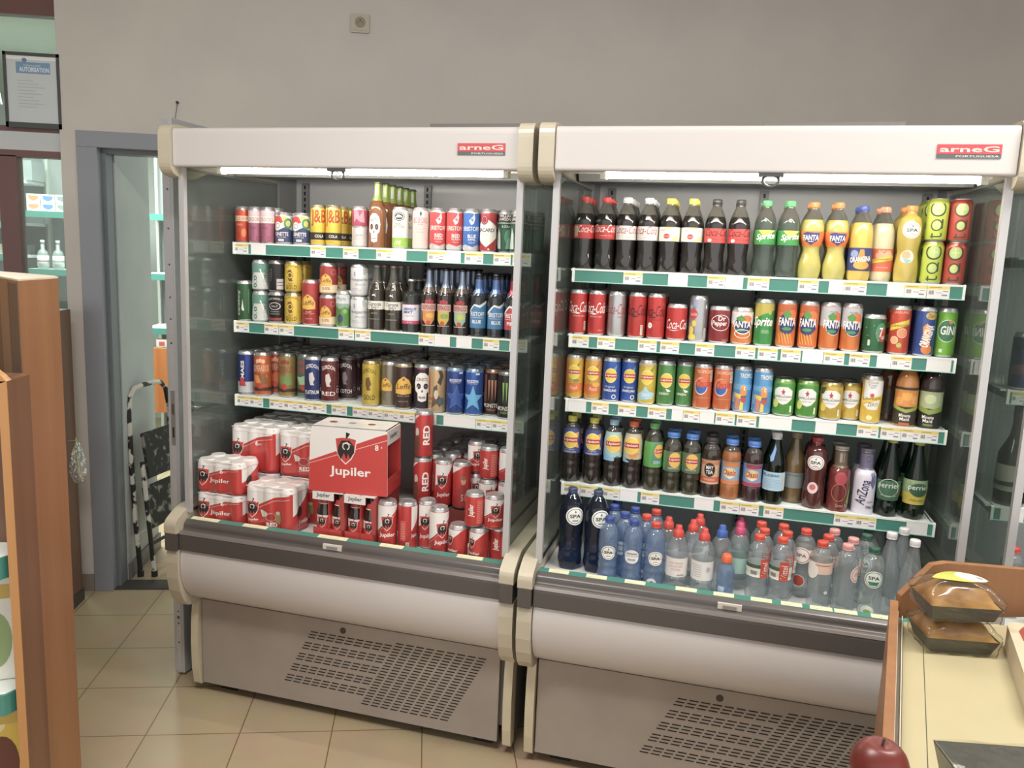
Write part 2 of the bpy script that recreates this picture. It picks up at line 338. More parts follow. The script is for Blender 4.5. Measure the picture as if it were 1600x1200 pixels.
def cooler(F, name_label, shelves, y0, tags, decktags, x_in=1.2):
    R_ = bpy.data.objects.new('display_cooler', None); C.objects.link(R_); R_.matrix_world = F; tag(R_, name_label, 'display cooler', 'open-front drinks coolers side by side')
    W = x_in
    def part(n, mb, par=R_, bevel=0): return mb.build(n, par, bevel=bevel)
    # canopy
    hp = rnd([(-.300, 1.952), (-.300, 2.080), (.50, 2.092), (.50, 2.0), (-.12, 1.99), (-.17, 1.970), (-.272, 1.970), (-.276, 1.952)], [.010, .02, .01, .01, .02, .004, .004, .004])
    part('canopy', MB().prism(hp, 0, W, WHITE))
    part('canopy_trim', MB().box(0.02, -.176, 1.957, W - .02, -.172, 1.972, P('#c9c9c4', .3)))
    for xa, xb, k in ((-.048, -.002, 0), (W + .002, W + .048, 1)):
        cp = rnd([(-.314, 1.925), (-.314, 2.092), (.50, 2.10), (.50, 1.96), (-.10, 1.952), (-.20, 1.915)], [.05, .045, .01, .02, .03, .03], 7)
        m = MB().prism(cp, xa, xb, CREAM); part('canopy_end_cap', m, bevel=.014)
    tx0_, tx1_ = (.80, 1.19) if F is F1 else (.58, .98)
    part('top_plate', MB().box(tx0_, 0, 2.093, tx1_, .3, 2.136, P('#6f6a66', .5)))
    # lamp
    lm = MB(); lm.box(.12, -.265, 1.958, W - .06, -.185, 1.966, P('#a8a8a2', .3)); lo = part('lamp_holder', lm.box(.125, -.24, 1.936, .142, -.21, 1.96, P('#c6c6b8', .4)).box(1.137, -.24, 1.936, 1.154, -.21, 1.96, P('#c6c6b8', .4)))
    new_obj('fluorescent_tube', MB().cyl((.142, -.225, 1.9475), (1.137, -.225, 1.9475), .008, emit('lamp_glow', '#fff6ea', TUBE), 12).mesh('fluorescent_tube'), lo)
    pr = MB(); pr.box(.572, -.302, 1.9435, .638, -.262, 1.9515, P('#3a3d3f', .4))
    pr.tube([(.605 + .021 * math.sin(t), -.290, 1.9335 - .017 * math.cos(t)) for t in [2 * PI * i / 18 for i in range(19)]], .0042, P('#4a4e50', .4), 6); part('blind_pull', pr)
    # badge
    bd = MB(); bz0, bz1, bx0, bx1 = 1.996, 2.030, 1.010, 1.160
    bd.box(bx0, -.3030, bz0 + .0095, bx1, -.2995, bz1, P('#c2404a', .3)); bd.box(bx0, -.3030, bz0, bx1, -.2995, bz0 + .0085, P('#55605f', .3))
    fm = lambda X, Y, L: (bx0 + X, -.3030 - L, bz0 + Y)
    wrap(bd, [('t', 'arneG', .075, .0218, .138, .0150, '#f6c8bd', {'b': .035}), ('t', 'PORTUGUESA', .095, .0042, .1, .0052, '#c9cfcd', {'b': .02})], 1, 1, fm, step=0)
    part('maker_badge', bd)
    # interior
    part('back_liner', MB().box(0, .47, .66, W, .52, 2.0, INNER)); part('roof_liner', MB().box(0, -.16, 1.985, W, .47, 1.995, INNER).prism([(.02, 1.985), (.30, 1.985), (.30, 1.97), (.04, 1.955)], 0.01, W - .01, P('#8d9090', .5)))
    part('back_panel', MB().box(-.03, .52, .08, W + .03, .55, 2.09, P('#8c8c8a', .5)))
    for xa in (.045, .6, 1.14):
        m = MB().box(xa, .455, .7, xa + .03, .47, 1.97, P('#84878a', .4))
        for i in range(50): m.box(xa + .011, .4545, .72 + i * .025, xa + .019, .455, .735 + i * .025, SLOT)
        part('slotted_upright', m)
    for xa, gx in ((0, -.003), (W, W - .003)):
        part('side_pane', MB().box(gx, -.255, .742, gx + .006, .335, 1.955, PANE))
        part('front_post', MB().prism([(-.268, .735), (-.250, .735), (-.245, 1.955), (-.263, 1.955)], xa - .010, xa + .010, GREY), bevel=.002)
        part('rear_side_panel', MB().box(xa - .012, .335, .66, xa + .012, .52, 2.0, P('#8f9292', .4)))
        part('pane_gasket', MB().box(xa - .006, -.25, .736, xa + .006, .335, .744, BLACK)); part('pane_gasket', MB().box(xa - .006, -.25, 1.947, xa + .006, .335, 1.953, P('#777a7a', .4)))
    # tray and lower body
    part('deck', MB().box(0, -.25, .67, W, .47, .688, P('#dedfdc', .4)))
    st = MB().prism([(-.272, .7125), (-.247, .7165), (-.246, .688), (-.272, .688)], 0.004, W - .004, TEAL); so = part('deck_price_rail', st)
    for a, b_ in decktags:
        xa = xat(F, a, -.25, .717); xb = min(xat(F, b_, -.25, .717), W - .006)
        new_obj('price_tag', MB().prism([(-.270, .7132), (-.250, .7165), (-.250, .7173), (-.270, .7140)], xa, xb, P('#e2dcb4', .5)).box(xa + .006, -.264, .7146, xb - .03, -.261, .7152, P('#a69c6a', .6)).mesh('price_tag'), so)
    bp = rnd([(-.318, .609), (-.318, .672), (-.292, .682), (-.290, .700), (-.272, .714), (-.262, .70), (-.262, .609)], [.004, .012, .008, .008, .004, .002, .002])
    part('bumper', MB().prism(bp, 0.0, W, DARK))
    part('bumper_highlight', MB().prism(rnd([(-.3195, .668), (-.312, .678), (-.302, .680), (-.312, .668)], .002), 0, W, P('#6b6461', .3)))  # lighter strip: highlight along the rounded bumper edge put into the colour
    lt = MB(); lt.box(.56, -.296, .684, .63, -.27, .702, P('#cfcac0', .3)).box(.575, -.299, .688, .615, -.295, .697, P('#8c877e', .4)); part('blind_catch', lt)
    bg = [(-.305, .608)] + [(-.200 - .114 * math.sin(t) ** .8, .385 + .223 * (1 - math.cos(t)) / 1.0 * 1.0) for t in [PI / 2 * k / 12 for k in range(12, -1, -1)]][1:]
    bg = [(-.306, .609), (-.312, .585), (-.315, .55), (-.313, .515), (-.305, .48), (-.290, .447), (-.268, .42), (-.240, .40), (-.212, .39), (-.18, .388), (-.18, .609)]
    bg = smooth_line(bg[:-2], 3) ; sh = MB(); nb_ = len(bg); sh.add([(0, y_, z_) for y_, z_ in bg] + [(W, y_, z_) for y_, z_ in bg], [(i, i + 1, i + 1 + nb_, i + nb_) for i in range(nb_ - 1)], WHITE, True); part('bulged_front_panel', sh)
    part('shadow_gap', MB().box(0, -.196, .376, W, -.16, .390, P('#3c332c', .7)))
    part('kick_panel', MB().box(0.004, -.204, .04, W - .02, -.185, .378, KICK))
    part('chassis', MB().box(0, -.18, .09, W, .52, .665, P('#6f6861', .6)).box(.05, -.16, 0, .12, -.09, .09, BLACK).box(1.08, -.16, 0, 1.15, -.09, .09, BLACK).box(.05, .4, 0, .12, .47, .09, BLACK).box(1.08, .4, 0, 1.15, .47, .09, BLACK))
    part('lock_plug', MB().cyl((.592, -.206, .349), (.592, -.20, .349), .0115, P('#3a332e', .5), 20))
    # slotted grille: left blocks of three rows, right dense field
    g = MB(); y = -.2046
    def slot(x, z, l=.0255, hh=.0022):
        g.add([(x, y, z - hh), (x + l - .002, y, z - hh), (x + l, y, z), (x + l - .002, y, z + hh), (x, y, z + hh), (x - .002, y, z)], [(0, 1, 2, 3, 4, 5)], SLOT)
    pitch, dx = .0322, -.0049
    for k in range(23):
        z = .336 - k * .01155; xs = .800 + k * dx * 1.23
        for i in range(9): slot(xs + i * pitch * (1.18 - .0 * k), z, .029)
        if k >= 1 and (k - 1) % 4 != 3 and k < 21:
            for i in range(9): slot(xs - (i + 1) * pitch * 1.13 - .002, z - .0005, .0285)
    part('vent_grille', g)
    for sx, (xa, xb) in enumerate(((-.050, -.002), (W + .002, W + .050))):
        arm = rnd([(.50, .70), (.50, .757), (-.26, .757), (-.335, .715), (-.335, .672), (-.2, .672)], [.01, .01, .035, .035, .004, .02], 6)
        part('side_rail', MB().prism(arm, xa, xb, CREAM), bevel=.012)
        part('bumper_end', MB().prism(rnd([(-.334, .608), (-.334, .673), (-.05, .673), (-.05, .608)], .003), xa + .002, xb - .002, DARK), bevel=.012)
        lw = rnd([(-.330, .385), (-.330, .609), (.50, .70), (.50, .30), (-.22, .36)], [.05, .004, .01, .01, .02], 6)
        lw = [(-.322, .609), (-.328, .56), (-.326, .50), (-.316, .45), (-.298, .41), (-.27, .38), (-.22, .368), (.5, .368), (.5, .609)]
        part('lower_end_cap', MB().prism(lw, xa, xb, CREAM), bevel=.010)
        kx = (xa + .018, xb) if sx == 0 else (xa, xb - .018)
        kc = [(-.212, .37), (-.222, .30), (-.226, .2), (-.222, .1), (-.212, .035), (-.19, .03), (-.17, .04), (-.17, .37)]
        part('kick_end_cap', MB().prism(kc, kx[0], kx[1], P('#c8bda0', .4)), bevel=.006)
        part('side_panel', MB().box(xa + (.02 if sx == 0 else .008), -.17, .06, xb - (.008 if sx == 0 else .02), .52, .70, P('#77706a', .6)))
    for z, tg in zip(shelves, tags): shelf(F, R_, z, y0, tg)
    return R_
T1 = [[(364, 388, 'y'), (392, 415, 'w'), (485, 509, 'y'), (536, 560, 'y'), (588, 613, 'y'), (613.6, 635, 'w'), (668, 695, 'y'), (695.6, 720, 'w'), (726, 755, 'y'), (771, 798, 'y'), (801, 832, 'y')],
      [(367, 389, 'y'), (413, 435, 'y'), (436, 459, 'y'), (529, 553, 'y'), (555, 579, 'y'), (654, 678, 'y'), (678.6, 703, 'w'), (713, 737, 'w'), (754.5, 780, 'y'), (796, 826, 'y')],
      [(369, 411, 'y'), (421, 465.5, 'y'), (466, 510, 'y'), (518, 542, 'y'), (551, 574, 'y'), (574.5, 598, 'y'), (599, 648, 'y'), (657.5, 682, 'w'), (693, 743, 'w'), (743.6, 768, 'y'), (768.6, 819, 'y')]]
T2 = [[(974, 1004, 'y'), (1044, 1074.6, 'w'), (1105, 1133, 'y'), (1133.5, 1161, 'w'), (1168, 1202, 'y'), (1247, 1279, 'y'), (1295, 1317.5, 'w'), (1318, 1354, 'y'), (1386, 1413, 'w'), (1413.5, 1447.6, 'y'), (1448.6, 1484, 'y')],
      [(892.6, 920, 'y'), (933, 961, 'y'), (997, 1026, 'y'), (1031.5, 1061, 'y'), (1086, 1116, 'y'), (1149, 1180, 'y'), (1184, 1215, 'y'), (1220, 1251, 'y'), (1253.6, 1286, 'w'), (1287, 1319, 'y'), (1327, 1359, 'y'), (1370, 1392, 'w'), (1392.5, 1424.5, 'y'), (1447.6, 1486, 'w')],
      [(888, 915.6, 'w'), (924, 951, 'y'), (965.6, 994, 'y'), (1012, 1041, 'y'), (1049.6, 1067, 'w'), (1067.5, 1093, 'y'), (1093.5, 1116, 'w'), (1118, 1148, 'y'), (1151, 1181.6, 'y'), (1186, 1237, 'w'), (1274, 1306.7, 'w'), (1339, 1372.5, 'y'), (1376, 1407, 'y'), (1407.6, 1466, 'y')],
      [(880, 906, 'y'), (906.6, 933.8, 'y'), (941, 968, 'y'), (968.5, 996, 'w'), (1001, 1030, 'y'), (1084.6, 1115, 'w'), (1125, 1155, 'y'), (1155.6, 1185.6, 'y'), (1193, 1224, 'y'), (1303, 1369, 'y'), (1416, 1449, 'w')]]
cooler(F1, 'open-front display cooler on the left holding cans, beer bottles and red multipacks', SH1, 0.0, T1, [(303, 345), (383, 420), (500, 545), (596, 632), (716, 756)])
cooler(F2, 'open-front display cooler in the middle holding soft drinks, iced teas and water', SH2, -.058, T2, [(859, 890), (917, 949), (977, 1009), (1056, 1089), (1115, 1147), (1173, 1206), (1220, 1253), (1265, 1300), (1303, 1339), (1360, 1397)])
cooler(F3, 'open-front display cooler at the right edge, mostly out of the frame', SH3, 0.0, [[], [(1581, 1600, 'y')], [(1563, 1600, 'w')]], [])
# ------------------------------------------------------------------ cans and bottles: designs
CAN = {'S': (.033, .116), 'K': (.029, .146), 'B': (.0265, .134), 'L': (.033, .168), 'M': (.031, .152), 'T': (.0285, .122)}
D = {}
def crest(u, v, s, r, h, line='#e9dcd6', ground='#c23a36'):
    k = s * h / r
    sh = lambda f: [(u - .78 * k * f, v + .80 * s * f), (u - .3 * k * f, v + .9 * s * f), (u + .3 * k * f, v + .9 * s * f), (u + .78 * k * f, v + .80 * s * f), (u + .66 * k * f, v - .1 * s * f), (u + .4 * k * f, v - .62 * s * f), (u, v - s * f), (u - .4 * k * f, v - .62 * s * f), (u - .66 * k * f, v - .1 * s * f)]
    q = lambda x, y: (u + x * k, v + y * s)
    return [('p', sh(1.0), line), ('p', sh(.9), ground),
            ('p', [q(-.5, .25), q(-.3, .62), q(.25, .66), q(.56, .3), q(.6, -.15), q(.3, -.55), q(.18, -.25), q(.05, -.62), q(-.12, -.2), q(-.34, -.66), q(-.58, -.2)], '#221c1c'),
            ('o', u + .02 * k, v + .24 * s, .26 * k, .26 * s, .3, '#d8cfcb'), ('p', [q(-.3, .42), q(.1, .55), q(.42, .34), q(.1, .44)], '#e6e0dc'), ('p', [q(.1, .8), q(.3, 1.12), q(.02, 1.2), q(.16, 1.06), q(0, .78)], '#221c1c'), ('e', u + .02 * k, v - .02 * s, .1 * k, .1 * s, '#221c1c')]
def skull(u, v, ru, rv, eye='#5a4676', txt=None):
    e = [('p', [(u - ru, v + .25 * rv), (u - .8 * ru, v + .75 * rv), (u - .3 * ru, v + rv), (u + .3 * ru, v + rv), (u + .8 * ru, v + .75 * rv), (u + ru, v + .25 * rv), (u + .85 * ru, v - .25 * rv), (u + .55 * ru, v - .4 * rv), (u + .5 * ru, v - .9 * rv), (u, v - rv), (u - .5 * ru, v - .9 * rv), (u - .55 * ru, v - .4 * rv), (u - .85 * ru, v - .25 * rv)], '#ece9e4'),
         ('e', u - .42 * ru, v + .08 * rv, .27 * ru, .2 * rv, '#2b2433'), ('e', u + .42 * ru, v + .08 * rv, .27 * ru, .2 * rv, '#2b2433'), ('e', u - .42 * ru, v + .08 * rv, .13 * ru, .1 * rv, eye), ('e', u + .42 * ru, v + .08 * rv, .13 * ru, .1 * rv, eye),
         ('p', [(u - .12 * ru, v - .32 * rv), (u + .12 * ru, v - .32 * rv), (u, v - .12 * rv)], '#2b2433'), ('r', u - .4 * ru, v - .72 * rv, u + .4 * ru, v - .69 * rv, '#6a6468')]
    for i in range(5): e.append(('r', u - .34 * ru + i * .16 * ru, v - .82 * rv, u - .32 * ru + i * .16 * ru, v - .58 * rv, '#6a6468'))
    if txt: e.append(('t', txt, u, v + .55 * rv, 1.3 * ru, .22 * rv, '#3a3440'))
    return e
def can(key, typ, base, art=(), top='#c6c7c9', m=.35, bands=(), kind='drink_can', rough=.28):
    r, h = CAN[typ]; D[key] = dict(t='can', r=r, h=h, base=base, art=list(art), top=top, m=m, bands=bands, n=kind, rough=rough)
def T(txt, u, v, w_, h_, c, /, **o): return ('t', txt, u, v, w_, h_, c, o)
W_ = '#f0ece8'
bar = lambda u, v, w_=.4, h_=.16: [('r', u - w_ / 2, v - h_ / 2, u + w_ / 2, v + h_ / 2, '#dcd6c2')] + [('r', u - w_ / 2 + .04, v - h_ / 2 + h_ * (.08 + i * .13), u + w_ / 2 - .04, v - h_ / 2 + h_ * (.13 + i * .13), '#56524e') for i in range(7)]
# left case, top shelf
can('bellevue', 'B', '#cf4a2c', [('r', -1.9, .60, 1.9, .745, '#e8c9a8'), T('BELLE-VUE', 0, .672, 2.1, .085, '#9a3a28'), T('KRIEK', -.1, .50, .9, .05, '#f0c49a'), ('e', .5, .28, .35, .12, '#e98a4c'), ('e', -.3, .22, .25, .1, '#b5321f')])
can('gordonspink', 'B', '#b46d86', [('r', -1.9, .6, 1.9, .93, '#e3c9cf'), ('r', -1.9, .56, 1.9, .74, '#eee3e0'), T("GORDON'S", 0, .66, 2.3, .11, '#a8434f'), T('PINK', 0, .42, .9, .06, '#7f3a56'), ('o', -.6, .14, .25, .06, .3, '#8f4464'), ('o', .6, .14, .25, .06, .3, '#8f4464'), ('r', -.05, .2, .05, .5, '#9c5474')])
can('ginette', 'S', '#f0efe9', [('p', [(-1.4, .6), (-.9, .95), (-.1, .97), (.3, .7), (-.3, .62)], '#d2463c'), ('p', [(.1, .97), (.6, .97), (1.1, .62), (.6, .5), (.3, .75)], '#e6c33c'), ('o', .85, .66, .5, .17, .45, '#3a8f6e'), ('p', [(-1.6, .05), (1.6, .05), (1.6, .42), (.5, .55), (-.4, .42), (-1.6, .5)], '#39466f'), ('e', -.35, .58, .42, .13, W_), ('o', -.35, .58, .25, .08, .2, '#5d6d92'), T('GINETTE', .05, .33, 1.6, .12, W_, b=.05), T('ORGANIC BEER', .05, .23, 1.1, .04, '#c9cfe0'), ('r', -.3, .1, .35, .17, W_), T('BIO LAGER', .03, .135, .5, .035, '#39466f')])
can('jbb', 'K', '#e8c72a', [T('J&B', 0, .68, 2.0, .42, '#b5402c', b=.03), ('r', -1.9, .15, 1.9, .33, '#2f2a22'), T('COLA', .1, .24, 1.1, .07, W_, b=.03), T('RARE', 0, .1, .7, .03, '#8a6a20')], top='#d8c88c')
can('hoegrose', 'K', '#e6e0dc', [('r', -1.9, .52, 1.9, .97, '#a8445c'), ('p', [(-.6, .9), (-.1, .95), (.2, .75), (.7, .92), (.9, .6), (.3, .62), (-.2, .7), (-.5, .6)], '#d98ea0'), T('Hoegaarden', 0, .5, 2.1, .07, '#38343c'), T('ROSEE', .2, .3, .8, .035, '#9c6a74'), ('r', -.8, .2, .4, .205, '#9c9aa2'), ('r', -.8, .26, .2, .265, '#9c9aa2')])
can('mseltzer', 'K', '#eef0ea', [('r', -1.9, .03, 1.9, .27, '#93c33c'), ('e', 0, .78, .75, .11, '#3d4440'), ('o', 0, .78, .66, .09, .15, W_), ('p', [(-.5, .75), (-.1, .83), (.3, .8), (.5, .76)], '#d9ded8'), T('HARD', 0, .6, .9, .06, '#4a504c', b=.0), T('SELTZER', 0, .53, 1.4, .06, '#4a504c', b=.0), T('LIME', -.1, .15, .9, .1, W_, b=.0, s=.3)], top='#f0f0ea', m=.1)
can('bosford', 'K', '#eccfca', [('e', 0, .86, .15, .05, '#564b4c'), ('r', -.05, .8, .1, .9, '#564b4c'), T('BOSFORD', 0, .70, 1.9, .13, '#a3686a', b=.0), T('ROSE', 0, .6, .6, .035, '#4f4446'), ('r', -.9, .52, .9, .524, '#b88a88'), ('r', -.6, .48, .6, .484, '#b88a88'), T('PREMIUM GIN & TONIC', 0, .42, .8, .025, '#a3686a')], top='#eee8e4', m=.1)
def eristoff(c, a, b_): return [('p', [(-1.5, .9), (-.6, .93), (.3, .88), (1.5, .93), (1.5, .13), (.9, .17), (.2, .11), (-.8, .17), (-1.5, .12)], c), ('p', [(-.3, .72), (.1, .80), (.35, .92), (.45, .78), (.3, .66), (0, .62)], '#e6e6ea'), ('p', [(-.1, .74), (.2, .8), (.25, .7)], c), T('ERISTOFF', 0, .535, 2.1, .10, W_, b=.02), T(a, .1, .36, 1.0, .085, W_, b=.05), T(b_, .1, .28, 1.0, .05, W_, b=.02), T('VODKA MIX', .1, .21, .8, .025, W_)]
can('eristred', 'K', '#d8d8da', eristoff('#cf3f42', 'RED', 'FLASH'), m=.4); can('eristblue', 'K', '#d8d8da', eristoff('#2f6fc0', 'BLUE', 'APPEL'), m=.4)
can('bacardi', 'K', '#b4303a', [('p', [(-1.5, .6), (0, .8), (1.5, .6), (1.5, .35), (.1, .12), (-1.5, .35)], '#ece8e4'), ('e', -.2, .76, .5, .12, '#8e2430'), ('o', -.2, .76, .36, .09, .2, '#d27a7c'), T('BACARDI', .05, .52, 2.1, .09, '#26242a', b=.04), T('& CO', 0, .42, .7, .03, '#9a8a88'), ('r', .3, .06, .5, .09, W_)], m=.2)
can('lawson', 'K', '#2c5846', [('r', -1.9, .73, 1.9, .9, '#26282a'), ('r', -1.9, .9, 1.9, .97, '#d8dcd8'), T('WILLIAM', 0, .865, 1.6, .06, W_, b=.02), T("LAWSON'S", 0, .79, 1.8, .07, W_, b=.02), T('& COLA', .1, .62, 1.0, .05, '#dfe6e0', b=.02), ('p', [(-1.2, .1), (-.9, .6), (-.6, .45), (-.5, .1)], '#c3d2cb'), ('e', .45, .38, .5, .18, '#4e8f70'), ('p', [(.1, .1), (.3, .32), (.6, .36), (.8, .1)], '#77a890'), ('r', -1.9, .69, 1.9, .71, '#c3d2cb')], m=.25)
# left case, middle shelf
can('carlsberg', 'M', '#33603c', [T('Carlsberg', -.55, .46, .62, .42, W_, rot=90, s=.3), ('p', [(-.2, .3), (-.05, .55), (.05, .35), (.15, .28), (.0, .25)], '#dfe6dc'), ('r', .6, .2, .75, .8, '#4d7a54')], top='#c8ccc6')
can('alcfree', 'S', '#a9b8b0', [('p', [(-1.6, .03), (-.2, .9), (.2, .9), (.2, .7), (1.2, .03)], '#c5cbc5'), ('r', -.9, .6, .9, .92, '#5d9082'), T('0.0', -.5, .3, .4, .42, '#36776a', rot=90, b=.04), T('PILS', .6, .5, .4, .25, '#56685f', rot=90), ('p', [(0, .7), (.9, .05), (1.0, .05), (.1, .72)], '#e8ece6')], m=.5)
can('jacklow', 'S', '#1d1b1c', [T("JACK DANIEL'S", 0, .74, 1.8, .09, '#dad6d2', arc=.5), ('o', 0, .55, .7, .12, .15, '#cfcac6'), T('No.7', 0, .55, .7, .07, '#cfcac6'), T('Tennessee', 0, .38, 1.0, .05, '#b8b4b0'), T('WHISKEY & COLA', 0, .3, 1.1, .04, '#b8b4b0'), ('r', -.8, .09, .8, .17, '#8e3430')], top='#9c9c9e')
can('blackcan', 'S', '#252425', [('r', .1, .08, .9, .42, '#b9b8b8'), ('r', .15, .2, .85, .22, '#333'), ('r', .15, .3, .85, .32, '#333'), T('COLA', -.6, .55, .4, .3, '#77706c', rot=90)], top='#8f8f92')
can('gordongold', 'S', '#e0c02c', [T('GORDON', .1, .8, 1.7, .1, '#5c3a1c', arc=.8), ('p', [(-.3, .7), (.1, .74), (.4, .55), (.2, .45), (.35, .38), (-.1, .36), (-.3, .5)], '#6b4c1e'), ('o', 0, .56, .3, .1, .3, '#e0c02c'), T('GOLD', .1, .18, 1.3, .14, '#4c3418', b=.02), T('FINEST', .1, .29, .6, .04, '#4c3418'), ('r', .8, .05, .81, .9, '#b39420'), ('r', .8, .4, 1.6, .405, '#b39420'), ('r', .8, .6, 1.6, .605, '#b39420')], top='#b5a368')
def leffe(u, v, s, bg='#e0ad3a', r=.033, h=.168):
    k = s * h / r
    return [('p', [(u - k, v - .9 * s), (u - k, v - .1 * s), (u - .6 * k, v + .6 * s), (u, v + s), (u + .6 * k, v + .6 * s), (u + k, v - .1 * s), (u + k, v - .9 * s), (u, v - 1.0 * s)], bg), T('Leffe', u, v - .1 * s, 1.6 * k, .62 * s, '#241c18', b=.0, s=.15), ('e', u, v + .66 * s, .15 * k, .15 * s, '#8a5a2a')]
can('lefferuby', 'L', '#b03a38', leffe(-.1, .52, .17) + [T('RUBY', 0, .3, .7, .035, '#e7c4b8'), T('FRUITEE - FRUITIG', 0, .26, 1.4, .02, '#e7c4b8'), T('5% ALC/VOL', 0, .15, .9, .025, '#e7c4b8')], top='#c8a0a0')
can('leffe00', 'S', '#a83c3a', [('r', -1.9, .03, 1.9, .32, '#d9cba4')] + leffe(-.15, .47, .2, h=.116) + [('o', .75, .72, .3, .09, .25, '#cf7a6c'), T('0.0%', -.1, .2, .9, .09, '#a83c3a', b=.03)], top='#bab4b0')
can('mojito', 'B', '#5f9448', [('r', -1.9, .6, 1.9, .97, '#c9cfd0'), T('Mojito', 0, .78, 1.4, .12, '#4a5a50', s=.3), ('p', [(-.9, .6), (-.2, .5), (.5, .58), (1.3, .5), (1.3, .66), (-.9, .66)], '#8aa493'), ('e', -.1, .25, .4, .12, '#3b4468'), ('e', .6, .45, .3, .06, '#7fb35c')], m=.3)
can('hoegwhite', 'S', '#dedfe0', [T('Hoegaarden', 0, .52, 2.2, .12, '#3c4a60', b=.0), T('Blanche', .1, .38, 1.2, .07, '#8890a0', s=.4, b=0), ('p', [(.3, .9), (.7, .95), (1.0, .75), (.6, .72), (.8, .66), (.4, .7)], '#a9b0a8'), ('p', [(-.7, .75), (-.5, .8), (-.45, .65), (-.65, .62)], '#9aa2b4'), ('r', -.9, .25, -.1, .26, '#aab'), ('r', -.9, .2, .2, .21, '#aab')], m=.25)
# left case, lower shelf
can('maes', 'L', '#2b4089', [('r', -1.9, .03, 1.9, .30, '#b9bbbf'), ('p', [(-.5, .3), (-.1, .36), (.3, .3), (.3, .2), (-.5, .2)], '#c23a44'), T('MAES', -.05, .58, .42, .42, W_, rot=90, b=.05), ('r', -.35, .2, .1, .4, '#c23a44'), T('PILS', 0, .22, .8, .035, '#4a4c5c')], m=.45)
def desp(c1, c2, star, c3=None): return [T('DESPERADOS', 0, .64, 2.2, .13, c2, b=.03), ('r', -1.2, .715, 1.2, .72, c2), ('r', -1.2, .56, 1.2, .565, c2), ('e', -.3, .8, .2, .05, c2), ('e', .05, .82, .22, .05, c2), ('e', .4, .8, .2, .05, c2), ('p', [(-.9, .48), (.9, .48), (.5, .3), (-.5, .3)], star), ('p', [(-.2, .5), (.6, .52), (1.0, .3), (.2, .26)], c3 or star), ('r', -1.9, .12, 1.9, .2, '#3f2a20'), ('e', 0, .24, .35, .07, '#b5402c')]
can('desporange', 'L', '#c9632c', [e for e in desp('', '#e8b890', '#e08a3c', '#8a5a2c')], top='#a8a4a0'); can('despred', 'L', '#a8432a', desp('', '#d99a80', '#c9602c'), top='#a8a4a0')
can('despgold', 'L', '#9a8240', desp('', '#8e3f34', '#6f8a4a'), top='#8f8b80'); can('despteal', 'L', '#5c7f6f', desp('', '#b04a48', '#9fc39a'), top='#8f9090')
def gord(txt, c='#cfc8c4'): return [T('GORDON', -.2, .74, 1.6, .09, W_, arc=.7, b=.02), ('p', [(-.5, .62), (-.1, .66), (.15, .5), (-.05, .42), (.1, .36), (-.35, .36), (-.5, .48)], c), T(txt, -.2, .2, 1.7, .09, W_, b=.02), ('r', .55, .05, .56, .95, c), ('o', 1.0, .26, .2, .055, .3, c), ('r', .75, .36, 1.3, .365, c)]
can('gordblue', 'L', '#2e3f77', gord('PLATINUM')); can('gordred', 'L', '#6f2a2a', gord('RED')); can('gordscotch', 'L', '#4a3036', gord('SCOTCH', '#8f7f84'), top='#8a8688')
can('gordgold5', 'L', '#cbb030', [T('GORDON', -.2, .74, 1.6, .09, '#4c3818', arc=.7), ('p', [(-.5, .62), (-.1, .66), (.15, .5), (-.05, .42), (.1, .36), (-.35, .36), (-.5, .48)], '#6b4c1e'), T('GOLD', -.1, .2, 1.4, .11, '#3c2a14', b=.02), ('r', .7, .05, .71, .95, '#9c8424')], top='#a8945c')
can('leffeblond', 'L', '#8d8472', leffe(-.5, .5, .15), m=.6); can('leffebrune', 'L', '#48332f', leffe(0, .53, .2) + [T('BRUNE - BRUIN', 0, .3, 1.4, .03, '#cbb49c'), T('6.5% ALC/VOL', 0, .18, 1.1, .025, '#cbb49c')], top='#b9a888')
can('canisto', 'L', '#37303c', skull(0, .5, .95, .32, '#6f5a8c', 'CANISTO') + [T('RUM', 0, .28, .7, .05, '#3a3440'), ('r', -.6, .9, .3, .97, '#c0405c')])
can('dragon', 'L', '#c9a878', [('p', [(-1.1, .35), (-1.0, .85), (-.8, .85), (-.75, .4)], '#9c3a2c'), ('p', [(.1, .95), (.4, .8), (.1, .66), (.5, .6), (.8, .8), (.5, .98)], '#4c4038'), ('p', [(-.5, .1), (-.3, .55), (.1, .62), (.2, .4), (.6, .3), (.5, .12), (.1, .2)], '#5a4c40'), ('e', 0, .4, .25, .1, '#cfc0a0'), T('ROSHI', -.6, .3, 1.0, .07, '#a83a2c', b=.05), T('PUNCH', -.5, .2, .8, .05, '#6b4c34'), ('e', .6, .25, .3, .09, '#4c6a70')])
def star(u, v, ru, rv, q=.4): return [(u + ru * (1 if i % 2 == 0 else q) * math.sin(PI * i / 5), v + rv * (1 if i % 2 == 0 else q) * math.cos(PI * i / 5)) for i in range(10)]
def rock(c, off): return [T('ROCKSTAR', off, .74, 1.4, .06, W_, b=.05), T('ENERGY DRINK', off, .69, 1.2, .03, '#b9c6e0'), ('p', star(off + .1, .36, 1.45, .33), '#24407c'), ('p', star(off + .1, .36, 1.3, .295), c), ('p', star(off + .1, .36, 1.05, .24), '#2f56a4' if off > 0 else c), ('r', off + .35, .88, off + .8, .92, '#d8dde8')]
can('rockstar1', 'L', '#2c4a92', rock('#3f6ac0', .2), top='#8fa9c9'); can('rockstar2', 'L', '#2f5fb4', rock('#62b4e4', -.1), top='#8fa9c9')
